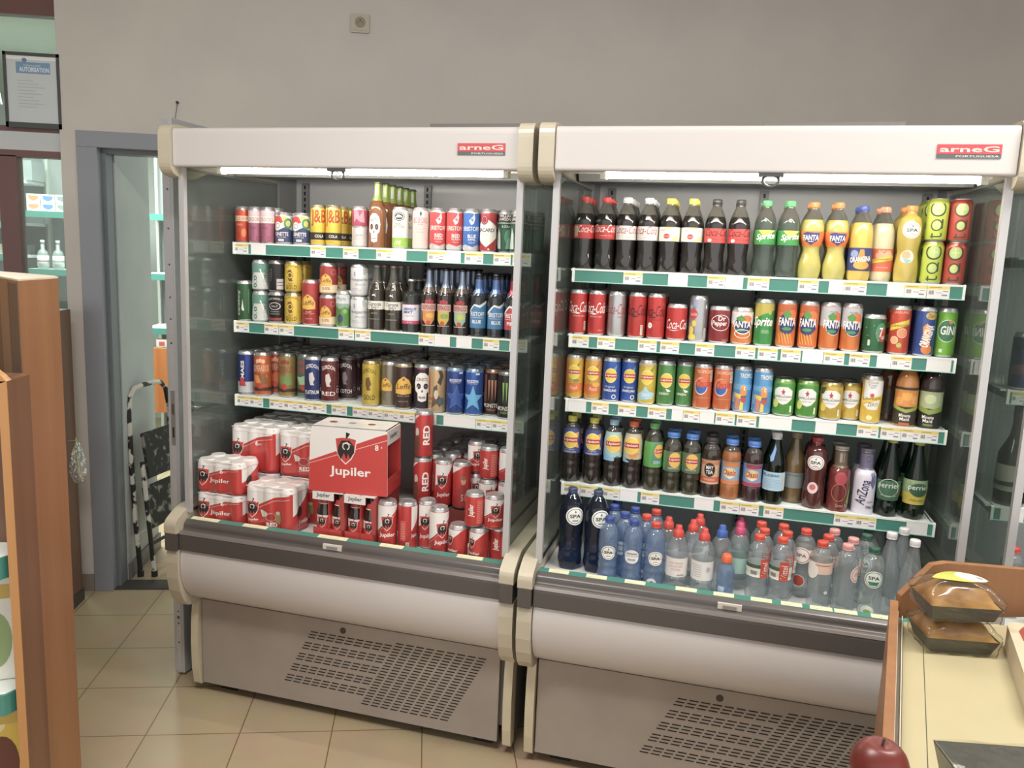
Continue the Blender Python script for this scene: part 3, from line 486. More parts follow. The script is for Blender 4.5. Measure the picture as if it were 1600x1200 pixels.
def monster(c): return [('p', [(-.42 + i * .36, .78), (-.2 + i * .36, .78), (-.24 + i * .36, .5), (-.3 + i * .36, .33), (-.34 + i * .36, .52)], c) for i in range(3)] + [T('MONSTER', 0, .23, 2.0, .09, '#d9d6d0', b=.02), T('ENERGY', 0, .14, 1.1, .05, c)]
can('monbronze', 'L', '#33241e', [('r', -1.3, .3, -.6, .9, '#7c4c3c')] + monster('#b5765a'), top='#b08468', m=.5); can('mongreen', 'L', '#232325', monster('#86b53c'), top='#8a8a8c'); can('mongrey', 'L', '#2a2a2a', monster('#8c918c'), top='#8a8a8c')
# red and white lager cans
def jup(key, typ, var):
    r, h = CAN[typ]; R_ = '#c8322f'
    if var == 'a': a = [('p', [(-1.7, .97), (1.7, .97), (1.7, .93), (.55, .72), (-.9, .42), (-1.7, .30)], '#e6e3e1')] + [('p', [(-1.6, .26), (-.9, .37), (.6, .68), (1.6, .88), (1.6, .87), (.6, .67), (-.9, .36), (-1.6, .25)], '#e6b8b0')] + crest(.0, .56, .17 if typ == 'L' else .2, r, h) + [T('Jupiler', .05, .30, 1.7, .11, W_, b=.03), ('r', -.3, .12, .3, .13, '#dc8880')]
    elif var == 'b': a = [('r', .3, .4, 1.6, .97, '#e6e3e1'), ('p', [(.3, .4), (1.6, .4), (1.6, .75)], R_), T('Jupiler', .75, .3, .9, .1, W_, b=.03), ('r', -.9, .2, -.3, .62, '#d2554c')] + bar(-.1, .1, .35, .14) + [('r', -.85, .24 + i * .05, -.4, .25 + i * .05, '#e6a8a0') for i in range(7)]
    elif var == 'c': a = [('p', [(-1.7, .97), (1.0, .97), (.3, .84), (-.7, .58), (-1.7, .45)], '#e6e3e1')] + crest(-.9, .56, .16, r, h) + [T('Jupiler', -.7, .26, 1.5, .11, W_, b=.03), ('r', .3, .1, .9, .108, '#e6a8a0'), ('r', .3, .14, .8, .148, '#e6a8a0')]
    elif var == 'r': a = [('p', [(-1.6, .8), (-.6, .97), (1.6, .97), (1.6, .95), (-.4, .93), (-1.6, .74)], '#e6cfca'), T('RED', .35, .5, .42, .75, W_, rot=90, b=.06), ('e', -.75, .55, .25, .1, '#c9c3bc'), ('p', [(-1.1, .45), (-.6, .5), (-.4, .3), (-.7, .05), (-1.2, .1)], '#6a4438')]
    elif var == 'n': a = [('p', [(-1.7, .97), (.2, .97), (-.5, .86), (-1.7, .72)], '#e6e3e1'), ('p', [(-.7, .05), (-.6, .42), (-.25, .5), (.25, .5), (.65, .4), (.75, .05)], '#9c2f2c'), ('e', 0, .62, .26, .09, '#c99a82'), ('e', 0, .68, .27, .05, '#8a6a50'), T('51', 0, .25, .5, .14, '#cfa08c', b=.03)]
    elif var == 'v': a = [T('Jupiler', -.6, .5, .36, .7, W_, rot=90, b=.04), ('r', -.1, .1, .9, .85, '#d14a42')] + [('r', .0, .15 + i * .055, .75, .162 + i * .055, '#e6b0a8') for i in range(12)]
    can(key, typ, R_, a, m=.25)
for v_ in 'abcrnv': jup('jupL' + v_, 'L', v_); jup('jupS' + v_, 'S', v_)
# right case cans
def coke(c, txt='#f2eeea'): return [T('Coca-Cola', -.05, .62, 2.7, .24, txt, s=.45, b=.0), ('p', [(-1.0, .5), (-.5, .485), (0, .5), (.3, .478), (-.1, .465), (-.5, .475)], txt)]
can('coke', 'K', '#c4302c', coke('') + [T('ORIGINAL TASTE', .1, .42, 1.4, .03, '#eccfca')] + bar(.9, .2, .3, .2)); can('cokeb', 'K', '#c4302c', coke('') + [T('ORIGINAL TASTE', .1, .42, 1.4, .03, '#eccfca'), T('33 cl', .7, .12, .5, .03, '#eccfca')])
can('cokelight', 'K', '#b9b9bb', [T('Coca-Cola', -.05, .62, 2.7, .24, '#a83a40', s=.45, b=.0), T('light', .5, .44, .6, .05, '#a83a40')], m=.75); can('cokezero', 'K', '#b92c28', coke('', '#2c1414') + bar(.75, .18, .3, .22)); can('cokezerob', 'K', '#c4302c', coke('', '#2c1414') + [('e', -.45, .3, .28, .065, '#eee8e4'), T('NEW', -.45, .3, .3, .025, '#555'), T('ZERO SUGAR', .3, .43, 1.0, .025, '#4c1c18')])
can('cokestd', 'S', '#c4302c', [T('Coca-Cola', 0, .45, 2.5, .27, W_, s=.45, b=.0), ('p', [(-1, .3), (-.4, .28), (.2, .3), (-.4, .26)], W_)]); can('cokelemon', 'K', '#b4b5b7', [('e', -.45, .6, .5, .11, '#c23a38'), T('Coca-Cola', -.45, .6, .8, .06, W_, s=.4), ('e', -.6, .25, .3, .09, '#dfc83c'), ('e', -.3, .4, .25, .07, '#dfc83c'), ('e', -.5, .1, .45, .08, '#dfc83c'), ('r', -.5, .75, .0, .9, '#8f9cc0')] + bar(1.0, .2, .3, .2), m=.75)
can('drpepper', 'S', '#8e2c30', [('o', 0, .56, 1.0, .22, .07, W_), T('Dr', .1, .68, .7, .13, W_, b=.03), T('Pepper', -.1, .53, 1.5, .17, W_, b=.03, s=.15), ('r', .2, .09, 1.0, .1, '#d8b0a8')])
def fanta(base, r, h, up='#d8762c'):
    return [('p', [(-.9, .62), (-.5, .7), (0, .66), (.5, .72), (1.0, .64), (.95, .42), (.4, .3), (-.1, .28), (-.7, .36)], '#2f356f'), ('e', .5, .69, .55, .11, '#e0702c'), ('p', [(-.5, .72), (.0, .8), (.45, .7), (.1, .62), (-.3, .64)], '#4c8f3c'), T('FANTA', .05, .55, 1.9, .17, W_, b=.05), ('e', .0, .4, .5, .035, '#3f8f4c')]
can('fantazs', 'S', '#dc7a2c', [('r', -1.9, .55, 1.9, .95, '#d3d4d8')] + [('e', .2, .52, .9, .24, W_), ('e', .2, .53, .86, .22, '#2f356f')] + fanta('', 0, 0)[1:] + [('o', .2, .3, .8, .12, .12, W_)], m=.3)
can('fantazk', 'K', '#d8762c', [('r', -1.9, .5, 1.9, .95, '#b4b5bb'), T('no sugar', .1, .8, .8, .05, '#444a60')] + [('e', .2, .48, .8, .16, W_), ('e', .2, .48, .76, .15, '#2f356f')] + fanta('', 0, 0)[1:], m=.35)
can('fantak', 'K', '#d8702a', [('r', -1.9, .75, 1.9, .95, '#b85a2c')] + fanta('', 0, 0) + [('p', [(-.9 + i * .3, .32), (-.8 + i * .3, .3), (-.5 + i * .3, .08), (-.6 + i * .3, .1)], '#e8b43c') for i in range(5)], m=.2)
can('sprite', 'K', '#2f8f40', [('p', [(-1.7, .97), (1.7, .97), (1.7, .8), (0, .68), (-1.7, .5)], '#b5a53c'), ('e', .7, .72, .2, .05, '#a8b53c'), T('Sprite', 0, .5, 2.3, .25, W_, s=.3, rot=0, b=.05), T('NATURAL', .3, .33, .8, .03, '#cfe0c0'), T('CITRUS', .3, .29, .8, .03, '#cfe0c0')], m=.2)
can('sevenup', 'S', '#2c6640', [('e', .6, .55, .5, .24, '#4c8f68'), ('e', .75, .48, .35, .18, '#b53c38'), T('7', .6, .55, .35, .25, W_, b=.04), T('up', .85, .4, .4, .12, W_)] + [('e', -1 + i * .23, .2 + (i * 37 % 10) * .065, .035, .012, '#a8ccb4') for i in range(8)] + [('r', -.5, .2, -.3, .35, '#b9d0c0')])
can('schwagrum', 'K', '#cf4a2c', [T('AGRUMES', 0, .87, 1.4, .05, '#ecc6b0'), ('p', [(-1.1, .48), (.9, .62), (.9, .74), (-1.1, .6)], '#dfc52c'), T('Schweppes', -.1, .6, 1.8, .09, '#4c3414', rot=6, s=.2), ('e', .2, .45, .5, .1, '#e08a5c'), ('o', .2, .45, .5, .1, .12, '#f0c4a0'), ('e', -.5, .3, .38, .08, '#e8a06c'), ('o', -.5, .3, .38, .08, .15, '#f0d0b0'), ('e', .0, .2, .25, .05, '#a8b84c')])
can('orangina', 'K', '#34549c', [('p', [(-.1, .2), (-.25, .6), (.1, .68), (.4, .62), (.6, .2)], '#d98a2c'), ('e', .3, .15, .55, .1, '#d9782c'), T('ORANGINA', .25, .42, .46, .95, W_, rot=75, b=.07), ('e', .5, .83, .6, .08, '#c9a83c'), T('Zero', .5, .83, .9, .07, '#2c3c6c', s=.2)])
can('gini', 'K', '#73b52c', [('e', .1, .54, .95, .23, '#d8e6d0'), ('e', .1, .54, .9, .215, '#3c7a52'), T('GINI', .2, .55, 1.5, .18, W_, b=.04, s=.1), ('e', .35, .72, .2, .04, '#c98a5c'), ('r', -.5, .1, -.2, .17, '#d8e6c0')], m=.25)
def lipton(u=.0, v=.62, leaf='#4f8f3c'): return [('p', [(u + .1, v + .1), (u + .7, v + .25), (u + .5, v + .05)], leaf), ('e', u, v, .72, .165, '#e8d98c'), ('e', u, v, .66, .15, '#dfc22c'), ('r', u - .75, v - .045, u + .75, v + .045, '#b5302c'), T('Lipton', u, v, 1.3, .06, W_, b=.03)]
can('lippeach', 'K', '#dfae2c', [('r', -1.9, .3, -.7, .9, '#d8762c'), ('p', [(-1.7, .16), (-.4, .12), (1.3, .2), (1.5, .36), (.2, .38), (-1.7, .3)], '#d5702c')] + lipton() + [T('Peach', .0, .26, .9, .08, '#f0d8b0', s=.3), ('e', .3, .42, .4, .04, '#6a8f3c')], m=.3)
can('lippeachb', 'K', '#d39a30', [('p', [(-1.7, .2), (-.4, .12), (1.3, .2), (1.5, .36), (.2, .38), (-1.7, .34)], '#cf6a2c')] + lipton(-.1) + [T('Peach', .0, .26, .9, .08, '#f0d8b0', s=.3), ('e', .7, .8, .3, .08, '#c9762c'), ('e', .4, .36, .5, .05, '#d8a83c')], m=.3)
can('lipspark', 'K', '#2c55a8', lipton(.05, .6, '#6a9c8c') + [T('Original', 0, .34, 1.2, .06, '#cfd8ec', s=.3), T('SPARKLING', 0, .26, 1.5, .055, W_, b=.03), ('o', .5, .12, .25, .05, .3, W_)], m=.3)
can('lipzero', 'K', '#d0b42c', [('p', [(-1.5, .2), (-.6, .3), (-.2, .42), (.2, .3), (1.0, .26), (.6, .14), (-.8, .1)], '#9cc6d8')] + lipton(-.1, .62) + [T('ZERO', -.2, .22, .9, .07, W_), ('r', -1.9, .86, 1.9, .93, '#b5a46a')], m=.3)
can('lipgreen', 'K', '#4c8a48', lipton(.15, .58) + [('p', [(.1, .4), (.5, .37), (.7, .34), (.3, .32)], '#dfe6d0'), T('GREEN', -.1, .28, 1.1, .05, '#e0ecd8', b=.02), ('p', [(.2, .08), (.9, .2), (1.2, .14), (.7, .06)], '#3a6f38')], m=.3)
can('oasisc', 'K', '#cf6a38', [T('TROPICAL', -.1, .84, 1.8, .07, '#e6bca0', b=.02)] + [('e', -.35, .52, .75, .19, '#d8dce6'), ('e', -.35, .52, .68, .17, '#2f5fa8'), ('e', -.25, .6, .7, .1, '#cf6a38'), T('Oasis', -.1, .58, 1.7, .17, '#c23a2c', s=.2, b=.06, rot=8), ('r', -1, .26, 1, .265, '#e6bca0')] + bar(.9, .75, .45, .25))
can('tropico', 'K', '#4c94c9', [('r', -1.9, .5, 1.9, .62, '#5da0d0'), T('TROPICO', .7, .81, 1.7, .1, '#e6e0cc', b=.04), ('e', .3, .52, .3, .09, '#dfa83c'), ('e', .35, .45, .35, .12, '#d8842c'), ('e', .45, .53, .12, .04, W_), ('e', .5, .53, .05, .02, '#222'), ('p', [(-.6, .42), (.1, .4), (.1, .3), (-.5, .32)], '#dfc22c'), ('p', [(.1, .36), (.7, .38), (.6, .24), (.2, .26)], '#4c5a7c'), ('p', [(-.5, .1), (-.45, .34), (0, .3), (-.1, .04)], '#cf7a5c'), ('p', [(.0, .05), (.1, .26), (.4, .22), (.4, .05)], '#dfc22c'), ('p', [(-1.3, .05), (-1.3, .5), (-1.0, .48), (-1.0, .05)], '#7fb8dc'), T('BUVEZ GLACE', -1.05, .32, .2, .9, '#bfdcf0', rot=90), ('e', .4, .28, .3, .06, '#b5443c')], m=.2)
def sanp(c, top, sub): return [('p', [(-.9, .55), (-.9, .72), (-.4, .8), (.4, .8), (.9, .7), (.9, .5), (.4, .36), (0, .32), (-.5, .38)], '#dfe0dc'), ('p', [(-.2, .68), (-.07, .7), (0, .77), (.07, .7), (.2, .68), (.09, .645), (.13, .58), (0, .62), (-.13, .58), (-.09, .645)], '#b5303c'), T('SANPELLEGRINO', 0, .54, 1.9, .06, '#4c4440', b=.02), T(sub, 0, .45, .9, .035, '#777'), ('e', -.7, .35, .3, .12, c), ('r', .7, .12, .9, .3, '#d8dcc8'), ('r', -1, .06, 1, .07, '#8f9c4c')]
can('sangreen', 'S', '#4c9638', sanp('#c3cf5c', '', 'LIMONE E MENTA') + [('p', [(-.9, .82), (-.4, .84), (-.6, .92)], '#3a7a3c')], top='#7fae5c', m=.3); can('sanyellow', 'S', '#c4a430', sanp('#dfc83c', '', 'LIMONATA') + [('p', [(-1.1, .86), (-.5, .9), (-.7, .7), (-1.1, .68)], '#3a4a38')], top='#b59c4c', m=.3)
can('schwzero', 'K', '#dfb92c', [('p', [(-.9, .97), (1.7, .97), (1.7, .62), (-.9, .48)], '#dfe0e0'), T('INDIAN', 0, .87, 1.0, .05, '#55564c'), T('TONIC', 0, .81, .9, .05, '#55564c'), T('zero', 0, .76, .5, .035, '#777'), ('p', [(-1.2, .4), (1.3, .54), (1.3, .63), (-1.2, .49)], '#e8c42c'), ('e', 0, .6, .2, .045, '#c24a3c'), T('Schweppes', 0, .53, 2.0, .085, '#4c3414', rot=6, s=.2), ('p', [(-.9, .4), (.9, .52), (.6, .3), (-.3, .3)], '#e6e2d4'), T('ZERO', .1, .41, 1.0, .08, '#4c4a44', s=.2, rot=5), ('e', -.1, .13, .3, .05, '#eadf9c')], m=.15)
def tao(bg, key, leafc='#b4cc7c', inkc='#3a4a2a'):
    can(key, 'T', bg, [T('t', -.1, .13, .14, 1.2, inkc, rot=90, b=-.01), ('o', -.1, .38, .55, .14, .22, inkc), ('e', -.1, .38, .36, .095, leafc), ('r', .33, .3, .5, .52, inkc), ('o', -.1, .76, .78, .185, .2, inkc), ('e', -.1, .76, .58, .14, leafc), ('r', -.5, .755, .3, .765, '#e2eab8'), ('r', -.12, .65, -.08, .87, '#e2eab8')], m=.15, top=bg)
tao('#b9cc34', 'taogreen'); tao('#c0463c', 'taored')
can('purplecan', 'L', '#2f3068', [('p', [(-1.5, .4), (1.5, .55), (1.5, .35), (-1.5, .25)], '#7a4a60')]); can('plaincan', 'L', '#6c3c38', [('r', -.8, .3, .8, .6, '#8a6a58')])
# ------------------------------------------------------------------ bottles
def pp(*a): return list(a)
PF = {
 'cola': (.0325, .232, [(.0, .0), (.8, .0), (.97, .012), (1.0, .03), (.93, .055), (.95, .075), (1.0, .1), (1.0, .15), (.94, .165), (.75, .185), (.5, .203), (.40, .212), (.40, .222)], (.0145, .214, .232)),
 'sprite': (.0325, .232, [(.0, .0), (.8, .0), (.98, .012), (1.0, .035), (.90, .065), (.94, .085), (.97, .1), (.97, .15), (.92, .17), (.72, .19), (.46, .206), (.40, .213), (.40, .222)], (.0145, .214, .232)),
 'fanta': (.0335, .230, [(.0, .0), (.78, .0), (.96, .012), (1.0, .035), (.93, .052), (.72, .082), (.8, .1), (.98, .122), (1.0, .15), (.9, .17), (.68, .19), (.43, .205), (.38, .212), (.38, .222)], (.0145, .213, .230)),
 'orang': (.033, .222, [(.0, .0), (.8, .0), (.98, .012), (1.0, .03), (1.0, .1), (.99, .13), (.9, .155), (.66, .18), (.44, .197), (.38, .205), (.38, .214)], (.0145, .205, .222)),
 'spaf': (.0335, .226, [(.0, .0), (.8, .0), (1.0, .01), (1.0, .05), (.86, .085), (.9, .1), (1.0, .13), (1.0, .165), (.85, .188), (.5, .2), (.42, .207), (.42, .216)], (.0155, .207, .226)),
 'lip': (.0302, .232, [(.0, .0), (.8, .0), (.97, .01), (1.0, .03), (.95, .05), (1.0, .06), (.95, .075), (1.0, .085), (1.0, .14), (.97, .16), (.8, .185), (.5, .2), (.42, .206), (.42, .215)], (.0150, .206, .225)),
 'lips': (.0292, .200, [(.0, .0), (.8, .0), (.97, .01), (1.0, .03), (.94, .045), (1.0, .055), (.95, .07), (1.0, .08), (1.0, .14), (.9, .16), (.62, .175), (.58, .18), (.58, .19)], (.0205, .183, .2)),
 'oasis': (.0302, .195, [(.0, .0), (.85, .0), (1.0, .008), (1.0, .04), (.94, .055), (.94, .115), (1.0, .125), (.98, .145), (.8, .162), (.56, .172), (.56, .185)], (.0195, .177, .195)),
 'perr': (.0340, .250, [(.0, .0), (.75, .0), (.95, .01), (.98, .03), (.88, .05), (.96, .07), (1.0, .09), (.98, .12), (.88, .145), (.6, .185), (.42, .215), (.37, .228), (.37, .238)], (.0142, .230, .250)),
 'sanb': (.0330, .230, [(.0, .0), (.82, .0), (1.0, .01), (1.0, .12), (.9, .145), (.62, .175), (.45, .198), (.42, .205), (.42, .218)], (.0150, .208, .230)),
 'beer': (.0300, .235, [(.0, .0), (.9, .0), (1.0, .006), (1.0, .13), (.9, .15), (.55, .175), (.43, .195), (.40, .22), (.42, .228)], (.0138, .226, .235)),
 'desp': (.0290, .232, [(.0, .0), (.92, .0), (1.0, .006), (1.0, .125), (.96, .14), (.6, .165), (.42, .185), (.40, .22), (.42, .226)], (.0136, .224, .232)),
 'erist': (.0295, .222, [(.0, .0), (.9, .0), (.96, .01), (1.0, .03), (1.0, .12), (.9, .145), (.55, .165), (.48, .18), (.46, .208), (.5, .214)], (.0148, .212, .222)),
 'abso': (.0310, .190, [(.0, .0), (.95, .0), (1.0, .006), (1.0, .12), (.9, .135), (.55, .147), (.42, .15), (.40, .178), (.46, .182)], (.0150, .180, .190)),
 'mmaid': (.0320, .204, [(.0, .0), (.9, .0), (1.0, .006), (1.0, .03), (.96, .1), (1.0, .11), (1.0, .13), (.85, .153), (.66, .165), (.6, .18), (.6, .192)], (.0200, .190, .204)),
 'ariz': (.0322, .205, [(.0, .0), (.92, .0), (1.0, .006), (1.0, .11), (.9, .13), (.64, .143), (.6, .15), (.6, .2)], (.0208, .192, .205)),
 'water': (.0320, .210, [(.0, .0), (.8, .0), (.98, .01), (1.0, .03), (.94, .045), (1.0, .055), (.93, .07), (1.0, .08), (.94, .095), (1.0, .105), (1.0, .145), (.9, .165), (.6, .183), (.42, .19), (.40, .2)], (.0150, .193, .210)),
 'spal': (.0400, .270, [(.0, .0), (.8, .0), (.98, .01), (1.0, .03), (.96, .06), (1.0, .08), (.95, .1), (1.0, .12), (1.0, .19), (.85, .22), (.5, .245), (.36, .252), (.34, .262)], (.0150, .255, .270)),
 'wsmall': (.0260, .135, [(.0, .0), (.85, .0), (1.0, .008), (1.0, .03), (.94, .04), (1.0, .05), (1.0, .08), (.9, .095), (.6, .108), (.55, .115)], (.0165, .112, .140)),
 'sport': (.0350, .205, [(.0, .0), (.85, .0), (1.0, .01), (.94, .03), (1.0, .045), (.95, .05), (.95, .11), (1.0, .12), (.9, .145), (.62, .165), (.46, .172)], (.0170, .170, .208)),
 'spas': (.0330, .215, [(.0, .0), (.85, .0), (1.0, .01), (1.0, .15), (.93, .17), (.7, .185), (.45, .192), (.42, .2)], (.0155, .196, .213)),
 'wine': (.0440, .300, [(.0, .0), (.9, .0), (1.0, .01), (1.0, .14), (.9, .165), (.55, .2), (.38, .225), (.33, .29), (.36, .3)], (.0160, .26, .305)),
}
def bot(key, prof, zones, cap, label=None, art=(), kind='drink_bottle', capkind='screw', art2=()):
    """zones: [(z_top, material)], label: (z0, z1, colour) or None"""
    D[key] = dict(t='bot', art2=list(art2), prof=prof, zones=zones, cap=cap, label=label, art=list(art), n=kind, ck=capkind)
CO = P('#120b09', .1, 0, .9, 'cola'); OR = P('#b5ad50', .2, 0, .7, 'orange_soda'); ORY = P('#cfb040', .2, 0, .7); LM = P('#c8c09a', .2, 0, .7); TEA = P('#1c1410', .12, 0, .8, 'dark_tea'); TEAG = P('#2a2a16', .12, 0, .8)
def B(h): return P(h, .15, 0, .8)
bot('cokebt', 'cola', [(.178, CO), (1, PETN)], '#c4302c', (.098, .142, '#c4302c'), [T('Coca-Cola', 0, .57, 2.5, .11, W_, s=.45, b=.0), T('ORIGINAL TASTE', .1, .47, 1.3, .014, '#eccfca')] + [])
bot('cokebt2', 'cola', [(.178, CO), (1, PETN)], '#c4302c', (.098, .142, '#c4302c'), [T('Coca-Cola', .55, .555, 2.2, .1, W_, s=.45, b=.0)] + bar(-.8, .52, .4, .14))
bot('lightb', 'cola', [(.176, CO), (1, PETN)], '#d9dada', (.098, .142, '#d9d6d4'), [T('Coca-Cola', -.1, .56, 2.5, .11, '#b03a3c', s=.45, b=.0), T('light taste', .3, .46, 1.0, .018, '#b0888c')])
bot('lemonb', 'cola', [(.176, CO), (1, PETN)], '#e0cc2c', (.098, .142, '#e4e2da'), [T('light taste', 0, .57, 1.6, .03, '#a8aaa8'), ('e', -.2, .49, .3, .035, '#c23a30'), T('Coca-Cola', -.2, .49, .5, .016, W_, s=.4), ('r', -.3, .595, .4, .612, '#e0d84c'), ('p', [(.1, .43), (.9, .43), (.9, .52)], '#e8cf7c')])
bot('zerob', 'cola', [(.176, CO), (1, PETN)], '#2c2a2a', (.098, .142, '#cf4440'), [T('Coca-Cola', .05, .56, 2.5, .1, '#2c1414', s=.45, b=.0), ('e', -.7, .455, .2, .023, '#eee8e4'), T('ZERO SUGAR', .2, .47, 1.3, .014, '#5c1c18')])
bot('spriteb', 'sprite', [(.175, clear('sprite_soda', '#c6d4cc', 1.45, .07, .08, '#c3d0c8', 1.5, .5, 60)), (1, PETN)], '#4fae6c', (.098, .142, '#2f9440'), [('p', [(-.6, .61), (1.1, .61), (.5, .56), (0, .52)], '#dfcf3c'), T('Sprite', .15, .52, 1.9, .1, W_, s=.3, b=.05, rot=6)])
bot('fantab', 'fanta', [(.178, OR), (1, PETN)], '#e08434', (.098, .142, '#dd7427'), [('p', [(-.7, .59), (-.3, .61), (.2, .6), (.8, .6), (.7, .5), (.1, .44), (-.5, .49)], '#3a3f7c'), T('FANTA', .05, .535, 1.4, .07, W_, b=.05), ('r', -.2, .48, .3, .49, W_)])
bot('oranginab', 'orang', [(.17, ORY), (1, PETN)], '#3f55a8', (.03, .098, '#333f78'), [('e', -.6, .36, .35, .05, '#8a9ccc'), ('p', [(-.15, .2), (-.3, .3), (-.1, .42), (.2, .42), (.35, .3), (.3, .2)], '#dc8c2c'), ('e', .1, .21, .7, .055, '#e0a02c'), T('ORANGINA', 0, .29, 1.9, .075, W_, b=.06, rot=6)])
bot('schwb', 'orang', [(.17, LM), (1, PETN)], '#e09474', (.03, .098, '#d0603c'), [T('AGRUMES', .1, .41, 1.2, .025, '#f0d0b0'), ('e', -.3, .35, .4, .05, '#e0a07c'), ('e', .4, .36, .4, .045, '#e8b48c'), ('p', [(-1, .24), (1, .3), (1, .36), (-1, .3)], '#e0c62c'), T('Schweppes', 0, .3, 1.6, .04, '#4c3414', rot=5, s=.2), T('MULTI-AGRUMES', 0, .19, 1.0, .015, '#f0d0b0')])
def spaseal(v, c='#4a5a5c', rr=.8, rv=.105, bg='#e6e9e4', txt='SPA'): return [('e', 0, v, rr, rv, bg), ('o', 0, v, rr * .86, rv * .86, .08, c), T(txt, 0, v, rr * 1.15, rv * .42, '#2c3436', b=.05), ('p', [(-.12 * rr, v + rv * .38), (0, v + rv * .7), (.12 * rr, v + rv * .38)], '#68747a'), ('r', -.3 * rr, v - rv * .55, .3 * rr, v - rv * .45, c)]
bot('spaorange', 'spaf', [(1, B('#b8a23c'))], '#dc8a34', None, spaseal(.68, '#d0905c') + [('e', -.2, .34, .62, .085, '#e8d8c0'), ('e', -.3, .36, .4, .05, '#e0a478'), ('p', [(-.6, .32), (.2, .3), (-.2, .24)], '#84b0b8')])
bot('spared', 'spaf', [(1, B('#4e1816'))], '#a83430', None, spaseal(.66, '#b0606a') + [('e', -.1, .3, .5, .08, '#dcc0c0'), ('e', -.1, .31, .3, .04, '#b85a60')])
def liplab(col, v=.63): return [('p', [(.3, v + .09), (1.1, v + .12), (.8, v - .02), (1.1, v - .12), (.4, v - .1)], '#dfa83c'), ('e', 0, v, .86, .125, '#ecd98c'), ('e', 0, v, .8, .115, '#e0bd3c'), ('r', -.9, v - .035, .9, v + .035, '#b5302c'), T('Lipton', 0, v, 1.5, .05, W_, b=.03)]
bot('lipblue', 'lip', [(.185, TEA), (1, PETN)], '#d0c83c', (.10, .185, '#3c4a86'), liplab('') + [T('Original', 0, .49, 1.0, .03, '#ccd4ea', s=.3), T('SPARKLING', 0, .455, 1.4, .022, W_)])
bot('liplemon', 'lip', [(.185, TEA), (1, PETN)], '#8fbfdc', (.10, .185, '#9fc2c0'), liplab('') + [('p', [(-1.2, .38), (-1.2, .5), (.2, .42), (.1, .38)], '#7fb8dc'), ('o', .5, .42, .25, .03, .3, '#222')])
bot('lippeachbot', 'lip', [(.185, TEA), (1, PETN)], '#d8602c', (.10, .185, '#b9b49c'), [('e', .3, .5, .5, .05, '#d08a3c')] + liplab('') + [('p', [(-1.2, .38), (-1.2, .46), (-.1, .4), (-.2, .38)], '#7fb8dc'), ('o', .2, .41, .22, .03, .3, '#222')])
bot('lipgreenbot', 'lip', [(.185, TEAG), (1, PETN)], '#5fae5c', (.08, .165, '#56a04c'), [('p', [(-.2, .4), (1.3, .4), (1.3, .7), (.1, .7)], '#4a8a6c')] + [('e', .7, .58, .6, .1, '#e0a83c'), ('r', .2, .55, 1.3, .61, '#b5302c'), T('Lipton', .75, .58, 1.0, .04, W_, b=.03), T('ZERO', .5, .42, .9, .04, '#cfe6ec')])
bot('lipshort', 'lips', [(.155, TEAG), (1, PETN)], '#4c84d0', (.072, .14, '#5a7458'), [('r', -1.6, .37, -.9, .7, '#56a04c'), ('e', .2, .56, .7, .13, '#e0b04c'), ('r', -.5, .53, .9, .6, '#b5302c'), T('Lipton', .2, .565, 1.2, .045, W_, b=.03), T('GREEN ICE TEA', .1, .42, 1.2, .025, '#dfe8dc')])
bot('maytea', 'oasis', [(.155, B('#241812')), (1, PETN)], '#3a3434', (.045, .125, '#c9ab84'), [('r', -1.8, .55, 1.8, .64, '#c47c54'), ('r', -1.8, .26, 1.8, .35, '#c9603c'), ('e', 0, .47, .62, .12, '#1f1c1c'), T('MAY', 0, .51, .8, .06, W_, b=.03), T('TEA', 0, .43, .8, .06, W_, b=.03), T('PECHE BLANCHE', 0, .305, 1.2, .03, '#f0d8c0')])
def oasisb(c, bg): return [('r', -1.8, .26, 1.8, .32, c), ('r', -1.8, .32, -.9, .64, '#5c8ccc'), ('r', -.7, .56, 1.2, .63, c), ('e', 0, .45, .8, .09, '#d8c48c'), T('Oasis', 0, .46, 1.5, .1, '#b53430', s=.2, b=.05), ('p', [(-.6, .39), (.6, .39), (.1, .35)], '#e0dcd0')]
bot('oasiso', 'oasis', [(.155, B('#9c5c24')), (1, PETN)], '#4f86d8', (.05, .125, '#88a4c0'), oasisb('#dc7c2c', '')); bot('oasisr', 'oasis', [(.155, B('#2c1418')), (1, PETN)], '#4f86d8', (.05, .125, '#7c96bc'), oasisb('#a83448', ''))
bot('sanpb', 'sanb', [(1, GREENG)], '#d4d8dc', (.045, .105, '#a8cde0'), [('r', .9, .2, .94, .45, '#e0e0dc'), T('S.PELLEGRINO', -.3, .41, 1.9, .04, '#2f4c74', b=.03)] + [('r', -.9, .24 + i * .022, .7, .243 + i * .022, '#7498b4') for i in range(6)] + [('r', 1.0, .22, 1.3, .44, '#dce0dc'), ('p', [(-.5, .66), (-.1, .85), (.1, .78), (-.1, .62), (-.35, .6)], '#7ba4d8')])
bot('amberb', 'sanb', [(1, B('#6a5530'))], '#8a7a5c', (.05, .1, '#7f8a88'), [T('LIMONADE', 0, .4, 1.3, .03, '#4c4c44')])
bot('arizred', 'ariz', [(.14, B('#6b2420')), (1, P('#6a5a48', .3))], '#8f8a80', None, [('e', 0, .52, .6, .1, '#b0404c'), ('o', -.1, .3, .7, .14, .08, '#c46a5c'), ('p', [(.7, .15), (1.1, .5), (1.2, .3), (1.0, .1)], '#7c9c4c'), T('Green Tea', .3, .1, 1.2, .05, '#c4a890', s=.2), ('r', -.4, .76, .0, .9, '#9c9484'), ('r', .2, .76, .3, .9, '#9c9484')])
